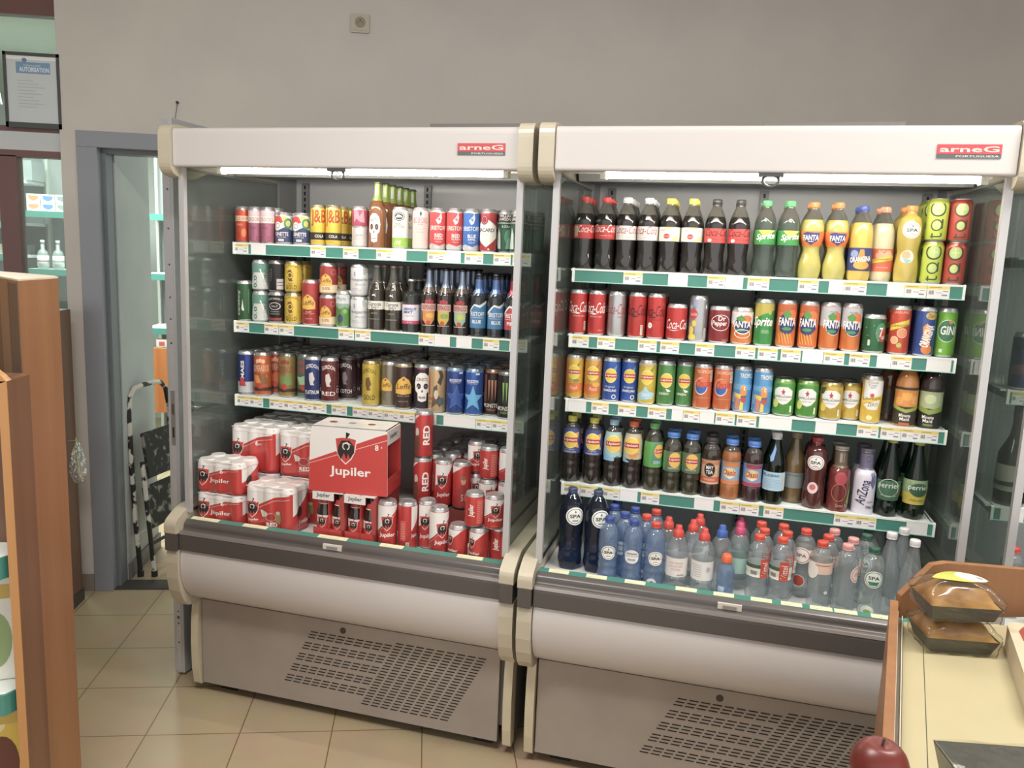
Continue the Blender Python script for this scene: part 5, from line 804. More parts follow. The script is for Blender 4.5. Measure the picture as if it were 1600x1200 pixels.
sixpack(F1, .058, -.100, DZ + .174, 1, 't', 'tall red six-pack showing a six, on top in second row', rot=.0)
sixpack(F1, .262, -.100, DZ, 1, 'r', 'tall red six-pack behind the one with figures, lower')
sixpack(F1, .262, -.100, DZ + .174, 1, 'r', 'tall red six-pack behind and above the one with figures')
for k in range(2):
    sixpack(F1, .054, .038 + .14 * k, DZ, 1, 't', f'shaded red six-pack {"third" if k == 0 else "fourth"} row from front, lower left'); sixpack(F1, .054, .038 + .14 * k, DZ + .174, 1, 't', f'shaded red six-pack {"third" if k == 0 else "fourth"} row from front, upper left')
    sixpack(F1, .262, .038 + .14 * k, DZ, 1, 't', f'shaded red six-pack {"third" if k == 0 else "fourth"} row, right of the left stack, lower'); sixpack(F1, .262, .038 + .14 * k, DZ + .174, 1, 't', f'shaded red six-pack {"third" if k == 0 else "fourth"} row, right of the left stack, upper')
# bottle cartons
GL = P('#1c120c', .08, 0, .9, 'brown_beer_glass')
def beerb(parent, x, y, z, h=.172):
    m = MB(); m.lathe([(.0001, 0), (.026, 0), (.029, .005), (.029, h * .55), (.024, h * .68), (.014, h * .82), (.0125, h * .97), (.0135, h)], lambda zz, rr: GL, 18, 0, 0)
    RR[0] = .0295; rf = lambda Y: .0293
    wrap(m, [('r', -1.2, .16, 1.2, .5, '#c8322f'), ('p', [(-1.2, .5), (1.2, .5), (-1.2, .3)], '#e6e3e1')] + crest(0, .36, .13, .0295, h), .0295, h, lambda X, Y, L: ((.0293 + L) * math.sin(X / .0295), -(.0293 + L) * math.cos(X / .0295), Y))
    wrap(m, [('r', -1.4, .74, 1.4, .84, '#c23a34'), ('r', -1.4, .72, 1.4, .74, '#e0d8d0')], .02, h, lambda X, Y, L: ((.0215 - (Y / h - .72) * .05 + L) * math.sin(X / .02), -(.0215 - (Y / h - .72) * .05 + L) * math.cos(X / .02), Y), step=.003)
    m.lathe([(.0142, h - .004), (.0138, h + .003), (.0001, h + .004)], lambda zz, rr: P('#b9463e', .3, .5), 16)
    return m
def carrier(x, y, w, dp, z, label):
    R_ = bpy.data.objects.new('bottle_carrier', None); C.objects.link(R_); R_.matrix_world = F1 @ Matrix.Translation((x, y, z)); tag(R_, label, 'bottle carrier', 'bottle carriers under the big carton')
    b = MB(); b.box(-w / 2, 0, 0, w / 2, .002, .045, RDm).box(-w / 2, dp - .002, 0, w / 2, dp, .10, RDm); b.box(-w / 2, 0, 0, w / 2, dp, .002, RDm)
    b.box(-.0015, .0, 0, .0015, dp, .178, RDm)
    b.prism([(-w / 2 - .001, .148), (w / 2 * .35, .148), (w / 2 * .35, .178), (-w / 2 - .001, .178)], -.004, .0, WHm, 'y'); b.box(-w / 2, .0, .174, w / 2, dp, .178, WHm)
    b.prism([(w / 2 - .002, 0), (w / 2, 0), (w / 2, .178), (w / 2 - .002, .178), (w / 2 - .02, .15), (w / 2 - .012, .05)], 0, dp, P('#b0413c', .35), 'y')
    wrap(b, [T('Jupiler', 0, 0, .052, .018, '#1f1a1c', b=.03)], 1, 1, lambda X, Y, L: (-w * .16 + X, -.004 - L, .164 + Y), step=0)
    new_obj('carton', b.mesh('carton'), R_)
    nb = 0
    for i in (-1, 1):
        for j in range(3):
            o = new_obj('beer_bottle', beerb(None, 0, 0, 0).mesh('beer_bottle') if not BB else BB[0], R_); BB.append(o.data); o.location = (i * w / 4, .034 + j * .062, .003); o['label'] = 'dark brown bottle with red and white label'
    return R_
BB = []
carrier(xat(F1, 521, -.2, .78) - .002, -.232, .118, .2, DZ, 'open carrier of brown beer bottles under the big red carton, left one')
carrier(xat(F1, 569, -.2, .78), -.232, .116, .2, DZ, 'open carrier of brown beer bottles under the big red carton, right one')
cx0 = xat(F1, 494, -.20, .95); cx1 = xat(F1, 611, -.20, .95); ch = .232
m = MB(); cw = cx1 - cx0; cd = .15
pro = [(0, 0), (cw, 0), (cw, ch - .0), (0, ch)]
m.prism([(0, 0), (cw, 0), (cw * .99, ch - .02), (cw * .96, ch), (.012, ch), (.004, ch - .05)], 0, .003, WHm, 'y')
m.prism([(0, 0), (cw, 0), (cw * .99, ch - .02), (cw * .96, ch), (.012, ch), (.004, ch - .05)], cd - .003, cd, RDm, 'y')
m.box(0, 0, 0, cw, cd, .003, RDm).box(.012, 0, ch - .003, cw * .96, cd, ch, WHm).box(cw * .97, .003, ch - .055, cw * .985, cd, ch - .005, WHm).box(0, .003, 0, .004, cd, ch - .06, RDm)
m.box(cw * .985, .003, 0, cw, cd, .06, RDm)
for i in range(3): m.cyl((.06 + i * .07, cd / 2, ch), (.06 + i * .07, cd / 2, ch + .0006), .014, P('#6a3430', .5) if i != 1 else P('#8c8480', .4), 16)
fn = lambda X, Y, L: (X, -L, Y)
wrap(m, [('p', [(0, 0), (cw, 0), (cw * .99, ch - .02), (cw * .985, ch - .012), (cw * .86, ch - .025), (0.003, ch * .46)], '#c8322f'), ('p', [(0, ch * .42), (cw * .99, ch * .86), (cw * .99, ch * .848), (0, ch * .41)], '#e6b0a8')] + [(e[0], [(p[0] * 1, p[1] * 1) for p in e[1]], e[2]) if e[0] == 'p' else e for e in crest(cw * .47, ch * .66, .052, 1, 1)] +
     [T('Jupiler', cw * .53, ch * .32, cw * .52, ch * .17, W_, b=.035), T('8', cw * .86, ch * .73, .013, .02, W_, b=.03), T('x', cw * .92, ch * .74, .006, .006, W_)], 1, 1, fn, step=0)
wrap(m, [T('Jupiler', .06, ch - .03, .08, .022, '#1f1a1c', b=.03)], 1, 1, lambda X, Y, L: (cw * .985 + L, X + .01, Y), step=0)
R_ = bpy.data.objects.new('bottle_carton', None); C.objects.link(R_); R_.matrix_world = F1 @ Matrix.Translation((cx0 - .006, -.240, DZ + .1795)) @ Matrix.Rotation(.10, 4, 'Z'); tag(R_, 'big red-and-white beer carton with bull crest on top of two bottle carriers', 'bottle carton')
new_obj('carton', m.mesh('carton'), R_)
for i in range(4):
    for j in range(2):
        o = new_obj('beer_bottle', BB[0], R_); o.location = (.032 + i * .063, .04 + j * .07, .004); o['label'] = 'dark brown bottle with red and white label'
# loose cans on the deck
LT = "in front row of left cooler's tray"
stand(F1, 'jupLa', 599, 785.6, DZ, f'tall red-and-white bull can next to the bottle carriers {LT}', .35); stand(F1, 'jupLb', 622, 788.6, DZ, f'tall red-and-white can turned to its small print {LT}', .5)
stand(F1, 'jupLc', 649, 790, DZ, f'tall red-and-white bull can, third of four tall ones {LT}', 1.0); stand(F1, 'jupLa', 682, 795, DZ, f'tall red-and-white bull can beside the short cans {LT}', .7)
stand(F1, 'jupSc', 711, 820, DZ, f'single short red-and-white can {LT}', .25)
a = stand(F1, 'jupSc', 741.5, 830.6, DZ, f'short red-and-white can under a red one {LT}', .35); stand(F1, 'jupSv', 742.5, 767.8, DZ + .1180, f'short red can stacked on a red-and-white one {LT}', .6)
stand(F1, 'jupSv', 773, 833.5, DZ, f'short red can under another by the post {LT}', .6); stand(F1, 'jupSa', 773, 771.5, DZ + .1180, f'short red-and-white bull can, stacked by the post {LT}', .4)
tr = MB().box(0, 0, 0, 1.165 - cx1 - .02, .50, .1145, P('#7a2c28', .5)); tr.box(.003, .003, .1145, 1.165 - cx1 - .023, .497, .1148, P('#4c2a24', .6))
tb = tr.build('cardboard_case', None, F1 @ Matrix.Translation((cx1 + .015, -.068, DZ))); tag(tb, 'dark red cardboard case hidden under the upper layer of cans', 'cardboard case')
for key, u, v, txt, rt in (('jupLr', 617, 725, 'red can with sideways white lettering', .35), ('jupLb', 643, 728.4, 'red-and-white can turned to small print', .9), ('jupLc', 671, 732, 'red-and-white bull can turned aside', 1.1), ('jupLn', 702, 735.3, 'red can with a footballer', .5)):
    d = design(key); p = hit(F1, u, v, DZ + .1180 + .168); put(key, F1, max(p.x, cx1 + .05), max(p.y, -.034), DZ + .1180, f'tall {txt} in the upper layer of the left tray', 'can', None, rt)
p = hit(F1, 617, 725, DZ + .1180 + .168); put('jupLr', F1, max(p.x, cx1 + .05) + .002, max(p.y, -.034), DZ + .1180 + .1702, 'tall red can standing highest, beside the big beer carton', 'can', None, .3)
k = 0
for key, u, txt in (('jupSa', 731, 'bull can'), ('jupSv', 763, 'red can'), ('jupSa', 794, 'bull can by the post')):
    x = xat(F1, u, -.034, .92); 
    for l in range(2): put(key if l else 'jupSa', F1, min(x, 1.135), -.034, DZ + .1180 * (l + 1) - (0 if l else .0), f'short {txt} in upper part of left tray, {"higher" if l else "lower"} of two', 'can', None, .35 + .2 * k)
    k += 1
grp = 'red-and-white beer cans in the upper layer behind the front ones'
xs = [cx1 + .05 + i * .067 for i in range(7)]
for j in range(6):
    for i, x in enumerate(xs):
        if x > 1.14: continue
        z = DZ + .1180; y = .034 + j * .0675
        key = random.choice(['jupLa', 'jupLb', 'jupLc']); 
        put(key, F1, x + random.uniform(-.0005, .0005), y, z, 'red-and-white beer can in the crowded upper layer behind the carton', 'can', grp, random.uniform(-1, 1.4))
# ------------------------------------------------------------------ middle case, shelves
Y2 = -.058; PL = "on middle cooler's top shelf"
files(F2, SH2[0], Y2, PL, [
 ('cokebt2', 912, 3, 'red-capped cola bottle, left of two'), ('cokebt', 944, 3, 'red-capped cola bottle, right of two'), ('lightb', 977, 4, 'silver-capped cola bottle, left of two'), ('lightb', 1010, 4, 'silver-capped cola bottle, right of two'),
 ('lemonb', 1044, 4, 'yellow-capped cola bottle, left of two'), ('lemonb', 1078, 4, 'yellow-capped cola bottle, right of two'), ('zerob', 1117, 2, 'black-capped cola bottle, left of two'), ('zerob', 1154, 2, 'black-capped cola bottle, right of two'),
 ('spriteb', 1195, 2, 'clear green-capped bottle, left of two'), ('spriteb', 1230, 2, 'clear green-capped bottle, right of two'), ('fantab', 1268, 2, 'yellow-green soda bottle, orange cap, left of two'), ('fantab', 1303, 2, 'yellow-green soda bottle, orange cap, right of two'),
 ('oranginab', 1339, 2, 'yellow bottle with navy label'), ('schwb', 1375, 2, 'cloudy bottle with red-orange label'), ('spaorange', 1413, 2, 'amber waisted bottle with round white seal'),
 ('taogreen', 1457, 3, 'lime-green slim can', {'st': 'taogreen', 'dy': .004}), ('taored', 1494, 3, 'coral-red slim can', {'st': 'taored', 'dy': .004})])
PL = "on middle cooler's second shelf"
files(F2, SH2[1], Y2, PL, [
 ('coke', 902, 3, 'red cola can, leftmost'), ('cokeb', 932, 3, 'red cola can between red and silver ones'), ('cokelight', 963, 3, 'silver cola can with red script'), ('cokezero', 995, 3, 'red can with black script, left of two'), ('cokezerob', 1024, 3, 'red can with black script, white spot'),
 ('cokestd', 1057, 2, 'short red cola can'), ('cokelemon', 1087, 2, 'slim silver can with yellow drops'), ('drpepper', 1118.5, 2, 'short maroon can'), ('fantazs', 1154, 2, 'short silver-and-orange can'), ('sprite', 1193, 2, 'green-and-yellow slim can'),
 ('fantak', 1228.5, 2, 'orange can, left of two all-orange ones'), ('fantak', 1263.5, 2, 'orange can, right of two all-orange ones'), ('fantazk', 1295, 2, 'slim silver-and-orange can, left of two'), ('fantazk', 1326, 2, 'slim silver-and-orange can, right of two'),
 ('sevenup', 1366, 2, 'short dark green can'), ('schwagrum', 1406, 2, 'red-orange can with citrus slices'), ('orangina', 1445.5, 2, 'blue can with slanted white lettering'), ('gini', 1482, 2, 'bright green can with oval badge')])
PL = "on middle cooler's third shelf"
files(F2, SH2[2], Y2, PL, [
 ('lippeach', 894, 3, 'yellow-orange iced tea can, left of two'), ('lippeachb', 921.5, 3, 'yellow-orange iced tea can, right of two'), ('lipspark', 949, 3, 'blue iced tea can, left of two'), ('lipspark', 976.5, 3, 'blue iced tea can, right of two'), ('lipzero', 1006, 3, 'yellow can with pale blue splash'),
 ('lipgreen', 1034, 3, 'green iced tea can, left of two'), ('lipgreen', 1063, 3, 'green iced tea can, right of two'), ('oasisc', 1094, 2, 'salmon-orange can, left of two'), ('oasisc', 1123, 2, 'salmon-orange can, right of two'), ('tropico', 1153.5, 2, 'sky-blue parrot can, left of two'), ('tropico', 1185, 2, 'sky-blue parrot can, right of two'),
 ('sangreen', 1219.5, 2, 'short green can, white badge, left of two', {}), ('sangreen', 1256, 2, 'short green can, white badge, right of two'), ('sanyellow', 1292, 2, 'short yellow can, white badge, left of two'), ('sanyellow', 1325, 2, 'short yellow can, white badge, right of two'),
 ('schwzero', 1357, 2, 'slim white-and-yellow tonic can'), ('brownb', 1387, 1, 'shaded brown juice bottle', {'dy': .06}), ('mmorange', 1418, 2, 'orange juice bottle, black label foot'), ('mmapple', 1454, 2, 'dark juice bottle with green label')])
PL = "on middle cooler's lowest shelf"
files(F2, SH2[3], Y2, PL, [
 ('lipblue', 891, 2, 'iced tea bottle, blue label, left of two'), ('lipblue', 926, 2, 'iced tea bottle, blue label, right of two'), ('liplemon', 957, 2, 'iced tea bottle with pale blue cap'), ('lippeachbot', 988, 2, 'iced tea bottle with orange cap'), ('lipgreenbot', 1020, 2, 'iced tea bottle with green cap'),
 ('lipshort', 1050, 2, 'short blue-capped green tea bottle, left of two'), ('lipshort', 1079, 2, 'short blue-capped green tea bottle, right of two'), ('maytea', 1104, 2, 'black-capped tea bottle, tan label'), ('oasiso', 1141, 2, 'orange juice bottle with blue cap'), ('oasisr', 1176, 2, 'dark red juice bottle with blue cap'),
 ('sanpb', 1208, 2, 'green bottle, pale blue label, white cap'), ('amberb', 1240, 1, 'brownish bottle with grey label', {'dy': .05}), ('spared', 1274, 2, 'dark red bottle with round white seal'), ('arizred', 1312, 2, 'brown-red wide-mouth tea bottle'),
 ('arizwhite', 1352, 2, 'lilac-white wide-mouth tea bottle'), ('perrier', 1390, 2, 'green mineral water bottle, plain label'), ('perrlemon', 1432, 2, 'green mineral water bottle, yellow label')])
# ------------------------------------------------------------------ middle case, deck of water bottles
def W2(key, caps, txt):
    d = design(key); ys = []
    for i, (u, v) in enumerate(caps):
        p = hit(F2, u, v, DZ + d['H']); y = max(-.238 + d['R'], p.y)
        if ys and y < ys[-1] + d['R'] * 2: y = ys[-1] + d['R'] * 2 + .001
        ys.append(y)
        if y > .43: break
        x = max(.008 + d['R'], min(1.19 - d['R'], p.x))
        put(key, F2, x, y, DZ, f"{txt} in middle cooler's tray" + (f', {ORD[i]} in file' if len(caps) > 1 else ''), 'bottle', txt + ' in one file' if len(caps) > 1 else None, shelfrot=.5)
for u_, v_, t_ in ((889, 884, 'at left end'), (926, 889, 'second from left end')):
    p = hit(F2, u_, v_, DZ); put('spabig', F2, max(p.x, .05), p.y, DZ, f"large dark water bottle {t_} of middle cooler's tray", 'bottle', rot=.5)
W2('spablue', [(947, 820), (943, 811), (954, 803)], 'dark-blue-capped water bottle with front seal'); W2('spablueb', [(986, 826), (970, 817), (981, 810)], 'dark-blue-capped water bottle turned to its back seal')
W2('sparedblue', [(1018, 829), (1006, 819), (1015, 811)], 'bluish bottle with flat red cap'); W2('evian', [(1053, 830), (1043, 817)], 'water bottle, red spout cap, pink print'); W2('evianb', [(1101, 836), (1083, 823), (1091, 814)], 'water bottle, red spout cap, grey print')
W2('kidblue', [(1122, 843)], 'water bottle with blue spout cap'); W2('kidorange', [(1135.5, 869)], 'smallest water bottle with orange spout cap'); W2('kidpink', [(1152.5, 860), (1161, 850)], 'water bottle with pink spout cap')
W2('vittel', [(1188, 836), (1195, 829), (1190, 822)], 'red-capped bottle, red-white label, left of two'); W2('vittel', [(1221, 844), (1227, 835), (1222, 828)], 'red-capped bottle, red-white label, right of two')
W2('sparedw', [(1253, 843), (1257, 835)], 'red-capped clear bottle with round red seal'); W2('sparedw2', [(1287.5, 848), (1295, 841)], 'red-capped clear bottle turned aside'); W2('spapinkw', [(1323, 852), (1331, 844), (1309, 836)], 'pink-capped clear bottle')
W2('spagreenw', [(1375, 869), (1360, 856), (1366, 848)], 'dark-green-capped clear bottle with green seal'); W2('whitecap', [(1408, 866), (1392, 854), (1394, 845)], 'clear bottle with white cap, left file'); W2('whitecap', [(1449, 871), (1429, 859), (1431, 849)], 'clear bottle with white cap, right file')
# ------------------------------------------------------------------ right case, what shows
put('plaincan', F3, .075, .06, SH3[0], "dim brown can on right cooler's top shelf", 'can'); put('purplecan', F3, .07, .05, SH3[1], "dark blue tall can on right cooler's middle shelf, left end", 'can'); put('purplecan', F3, .14, .05, SH3[1], "dark blue tall can on right cooler's middle shelf, second", 'can')
put('wineb', F3, .085, .06, SH3[2], "dark wine bottle with cream label on right cooler's lower shelf", 'bottle'); put('wineb', F3, .19, .06, SH3[2], "dark wine bottle partly cut off by the frame", 'bottle')
put('sparedw', F3, .09, -.03, DZ, "clear bottle with red cap in right cooler's tray, rear one", 'bottle', rot=2); put('sparedw', F3, .165, -.13, DZ, "clear bottle with red cap in right cooler's tray, near the frame edge", 'bottle', rot=2)
# ------------------------------------------------------------------ round the coolers
I4 = Matrix.Identity(4)
def at(u, v, ax, val):
    d = RT * (u - 800) - UP * (v - 600) - BK * FPX
    return CL + d * ((val - CL[ax]) / d[ax])
def root(name, label, cat, loc=(0, 0, 0), rz=0, group=None):
    o = bpy.data.objects.new(name, None); C.objects.link(o); o.matrix_world = Matrix.Translation(loc) @ Matrix.Rotation(rz, 4, 'Z'); return tag(o, label, cat, group)
def part(name, mb, par, bevel=0): return mb.build(name, par, bevel=bevel)
# open door leaf standing edge-on beside the left cooler
dr = root('door_leaf', 'open grey metal door standing edge-on beside the left cooler', 'door', (-.195, -.066, 0), -.345)
DG1 = P('#a9aaad', .35, .1, 0, 'grey_door_paint'); DEDGE = P('#c4c4cc', .25, .5, 0, 'door_edge_metal')
m = MB().box(-.022, 0, .012, .022, .835, 2.14, DG1); part('leaf_panel', m, dr, .002)
m = MB().box(-.010, -.0012, .015, .010, 0, 2.135, DEDGE)
for z, r in ((1.985, .0035), (1.965, .0055), (1.945, .0035), (1.89, .004), (1.75, .004), (1.62, .004), (1.50, .0035), (1.42, .0035), (.27, .004), (.245, .006), (.22, .004), (.14, .004), (1.33, .004)): m.cyl((0, -.0016, z), (0, -.0012, z), r, P('#3a3a3c', .5), 12)
m.box(-.009, -.002, .94, .009, -.0012, 1.15, P('#9a9a9c', .3, .7)).box(-.005, -.004, 1.06, .005, -.002, 1.10, P('#6a5a4a', .4, .5)).box(-.004, -.0024, .97, .004, -.002, 1.01, BLACK)
part('edge_plate', m, dr)
for s in (-1, 1):
    m = MB().cyl((s * .022, .06, 1.08), (s * .030, .06, 1.08), .026, P('#b9b9b6', .25, .8), 20).tube([(s * .03, .06, 1.08), (s * .062, .06, 1.08), (s * .068, .075, 1.08), (s * .066, .17, 1.078)], .0095, P('#c9c9c6', .2, .9), 10); part('lever_handle', m, dr)
    part('lock_cylinder', MB().cyl((s * .022, .06, .99), (s * .032, .06, .99), .024, P('#3a3a3c', .3, .6), 20), dr)
# folding step ladder against the passage wall
PAINT = noisy('paint_spotted_black', '#24221f', '#cfccc2', 11, .5, lo=.50, hi=.53); TREAD = noisy('spotted_tread', '#252422', '#8f8c86', 24, .7, lo=.55, hi=.66)
ld = root('step_ladder', 'folded black two-step ladder covered in white paint spots, leaning in the passage', 'step ladder', (-.700, .945, 0), math.atan2(.34, .10))
W_l = .34
def railp(x, z0, z1, y0, y1): return [(x, y0 + (y1 - y0) * t, z0 + (z1 - z0) * t) for t in [i / 6 for i in range(7)]]
m = MB(); up = [(0, -.02, .012)] + [(0, .0, .3), (0, .012, .6), (.004, .02, .84), (.02, .024, .93), (.06, .026, .968), (.12, .026, .975), (W_l - .12, .026, .975), (W_l - .06, .026, .968), (W_l - .02, .024, .93), (W_l - .004, .02, .84), (W_l, .012, .6), (W_l, 0, .3), (W_l, -.02, .012)]
part('upright_frame', m.tube(up, .0125, PAINT, 10), ld)
for x in (0.02, W_l - .02): part('leg', MB().tube([(x, -.035, .60), (x, -.06, .3), (x, -.085, .012)], .0115, PAINT, 8), ld)
for z0, z1 in ((.52, .74), (.25, .46)):
    part('step', MB().prism([(-.068, z0), (-.055, z0 - .012), (-.020, z1), (-.034, z1 + .01)], .03, W_l - .03, TREAD), ld, .004)
part('cross_bar', MB().tube([(0.02, -.07, .17), (W_l - .02, -.07, .17)], .009, PAINT, 8), ld); part('cross_bar', MB().tube([(0, .0, .22), (W_l, 0, .22)], .008, PAINT, 8), ld)
for x, y in ((0, -.02), (W_l, -.02), (.02, -.085), (W_l - .02, -.085)): part('rubber_foot', MB().cyl((x, y, 0), (x, y, .03), .016, BLACK, 12), ld)
# socket, nail and wire on the wall
so = root('wall_socket', 'beige square power socket high on the back wall', 'wall socket', (.418, YW, 2.717))
bm_ = MB().prism(rnd([(-.041, -.040), (.041, -.040), (.041, .040), (-.041, .040)], .007), -.012, 0, P('#b3a894', .4), 'y'); part('cover_plate', bm_, so)
m = MB().cyl((0, -.0125, .004), (0, -.012, .004), .024, P('#8c826f', .5), 24).cyl((0, -.014, .013), (0, -.0125, .013), .004, P('#4a443a', .5), 10); m.box(-.011, -.0135, .002, -.007, -.0125, .006, BLACK).box(.007, -.0135, .002, .011, -.0125, .006, BLACK).box(-.035, -.0128, -.031, .035, -.012, -.030, P('#8c826f', .5)); part('socket_well', m, so)
wr = MB().tube([(-.392, YW - .006, 2.325), (-.394, YW - .012, 2.30), (-.398, YW - .02, 2.26), (-.400, YW - .05, 2.20)], .0014, P('#3a3634', .5), 6).cyl((-.392, YW - .012, 2.325), (-.392, YW, 2.325), .006, BLACK, 10)
tag(wr.build('loose_wire'), 'short thin wire hanging from a hole in the back wall', 'wire')
# framed notice on the window
po = root('framed_notice', 'black-framed notice with a blue heading hanging on the window', 'framed notice', (-1.129, YW - .004, 2.180))
m = MB(); w_, h_ = .235, .320; FB = P('#3c403e', .4)
m.box(0, 0, 0, w_, .014, .022, FB).box(0, 0, h_ - .014, w_, .014, h_, FB).box(0, 0, 0, .012, .014, h_, FB).box(w_ - .012, 0, 0, w_, .014, h_, FB); part('picture_frame', m, po)
m = MB().box(.010, .006, .018, w_ - .01, .010, h_ - .012, P('#c3ccd0', .5)); m.box(.012, .0056, h_ - .030, w_ - .012, .006, h_ - .014, P('#e6e8e6', .5))
wrap(m, [('r', .052, .232, .195, .280, '#6f96b8'), ('e', .088, .288, .011, .009, '#6a8098'), T('AUTORISATION', .128, .249, .125, .020, '#dfe8ee', b=.04), T('FORMULAIRE', .12, .266, .07, .008, '#c9dce6')] + [('r', .055, .20 - i * .014, .12 + (i * 37 % 5) * .012, .2025 - i * .014, '#a9b4ba') for i in range(9)], 1, 1, lambda X, Y, L: (X, .0055 - L, Y), step=0)
part('printed_sheet', m, po)
# shelving seen through the window and the doorway
def rack(name, x0, x1, y, strips, label):
    r_ = root(name, label, 'shelving', (x0, y, 0)); W = x1 - x0
    part('back_board', MB().box(0, .4, 0, W, .42, 2.35, P('#7f8583', .6)), r_)
    for x in (0, W - .02): part('upright', MB().box(x, .36, 0, x + .02, .40, 2.35, P('#a8aca4', .4)), r_)
    for z in strips: part('shelf', MB().box(0, 0.01, z - .02, W, .4, z, SHELFW).box(0, 0, z - .045, W, .01, z, TEAL), r_)
    return r_
rack('shelving_unit', -2.11, -1.62, 3.0, (1.885, 1.475, 1.06, .62, .2), 'far shelving with teal price rails seen through the window')
rack('shelving_unit', -2.75, -2.13, 3.06, (2.10, 1.80, 1.57, 1.25, .9, .4), 'far shelving seen past the brown window post, left unit')
rack('shelving_unit', -1.33, -.95, 3.02, (1.90, 1.47, 1.07), 'strip of far shelving seen through the doorway')
def small_box(x, y, z, w_, d_, h_, base, spot, label, grp=None):
    m = MB().box(0, 0, 0, w_, d_, h_, P(base, .5))
    if spot: wrap(m, [('p', [(w_ * .12, h_ * .8), (w_ * .88, h_ * .8), (w_ * .84, h_ * .4), (w_ * .5, h_ * .12), (w_ * .16, h_ * .4)], spot)], 1, 1, lambda X, Y, L: (X, -L, Y), step=0)
    tag(m.build('carton', None, Matrix.Translation((x, y, z))), label, 'box', grp)
cols = (('#d98a5c', 'orange'), ('#5c84b8', 'blue'), ('#7f9494', 'grey'))
for i, (c_, nm) in enumerate(cols):
    for j in range(2): small_box(-2.10 + i * .098, 3.03, 1.886 + j * .06, .092, .2, .058, '#d8ddd4', c_, f'white box with {nm} emblem on the far shelf, {"upper" if j else "lower"} of two')
for i, (c_) in enumerate(('#c3c9a8', '#7f8a8c', '#5c6464', '#8c9494', '#4f5758', '#8a9292')):
    small_box(-2.70 + i * .105, 3.10, 2.101, .09, .2, .11 + (i % 2) * .03, c_, None, f'{("pale yellow", "grey", "dark grey", "silver", "black", "light grey")[i]} box on the topmost far shelf', None)
for i in range(4): small_box(-2.72 + i * .14, 3.10, 1.571, .12, .2, .07, ('#a8aca0', '#5a6060', '#9c9a80', '#7c8080')[i], None, f'low {("pale", "dark", "tan", "grey")[i]} packet on a far shelf past the window post')
def spirit(x, y, z, c_, lab):
    m = MB().lathe([(.0001, 0), (.036, 0), (.038, .01), (.038, .10), (.03, .125), (.014, .14), (.0125, .19)], lambda zz, r: P('#8a9694', .15, 0, .6), 16)
    o = m.build('spirit_bottle', None, Matrix.Translation((x, y, z))); tag(o, lab, 'bottle', 'spirit bottles on the far shelf')
    lb = MB().lathe([(.0388, .02), (.0388, .05), (.0388, .06), (.0388, .095)], lambda zz, r: P(c_, .5) if .05 < zz < .06 else P('#d6dad8', .5), 16); new_obj('label', lb.mesh('label'), o)
    new_obj('bottle_cap', MB().lathe([(.0145, .18), (.0145, .205), (.0001, .206)], lambda zz, r: P('#c9cccc', .4), 12).mesh('bottle_cap'), o)
spirit(-2.02, 3.06, 1.476, '#b0606a', 'clear bottle with red-banded label on the far shelf'); spirit(-1.915, 3.06, 1.476, '#9a9c8c', 'clear bottle with pale label on the far shelf, beside the red-banded one')
bk = MB().box(-1.33, 2.95, .45, -.9, 2.99, .93, wood('far_wood', '#a8683c', '#b87848')); tag(bk.build('wooden_counter'), 'orange wooden counter front seen low through the doorway', 'counter')
tag(MB().box(-1.24, 3.03, .9305, -1.13, 3.1, .985, P('#c9c3bc', .5)).box(-1.22, 3.029, .94, -1.18, 3.03, .97, P('#b5504c', .5)).build('carton'), 'white-and-red packet seen through the doorway above the wood', 'box')
cb = MB().tube([(-1.95, 2.3, 2.97), (-1.93, 2.3, 2.8), (-1.90, 2.31, 2.6), (-1.89, 2.32, 2.5)], .005, P('#a8b0a8', .5), 6); tag(cb.build('hanging_cable'), 'thin cable hanging from the far ceiling behind the window', 'cable')
# left foreground: end panel of a wooden gondola and low unit
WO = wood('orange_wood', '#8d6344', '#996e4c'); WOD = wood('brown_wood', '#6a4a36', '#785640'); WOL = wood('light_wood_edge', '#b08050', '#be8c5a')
gp = root('gondola_end', 'tall orange wooden end panel at the left edge of the picture', 'shelving end panel')
m = MB(); fp = [(-.202, -1.171), (-.200, -.967), (-.24, -.90), (-.62, -.62), (-.66, -.68), (-.34, -1.00)]
m.prism(fp, 0, 1.597, WO, 'z'); part('panel', m, gp); part('edge_strip', MB().prism(fp, 1.597, 1.601, P('#d8c8b0', .5), 'z'), gp)
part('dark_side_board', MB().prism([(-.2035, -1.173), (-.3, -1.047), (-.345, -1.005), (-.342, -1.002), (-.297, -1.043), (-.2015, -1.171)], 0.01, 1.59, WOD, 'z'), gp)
lu = root('low_shelving', 'low brown wooden shelving at the lower left edge', 'shelving', (-.16, -1.35, 0))
m = MB(); m.prism([(0, 0), (0, 1.385), (-.09, 1.50), (-.1, 1.52), (-.1, 0)], -.0, .012, WOD, 'x'); 
m = MB(); pts = [(0.0, 0.0), (.09, .07)]
sd = MB(); ang = math.atan2(.5, -.87)
sd.prism([(0, 0), (0, 1.39), (.10, 1.39), (.10, 0)], -.009, .009, WOD); sd.prism([(-.003, 0), (-.003, 1.39), (0, 1.39), (0, 0)], -.009, .009, WOL); sd.prism([(-.009, 1.384), (.009, 1.390), (-.001, 1.402), (-.030, 1.425), (-.034, 1.417)], -.003, .02, WOL, 'y')
part('side_board', sd, lu); part('back_board', MB().box(-.5, .10, 0, .0, .115, 1.39, WOD), lu)
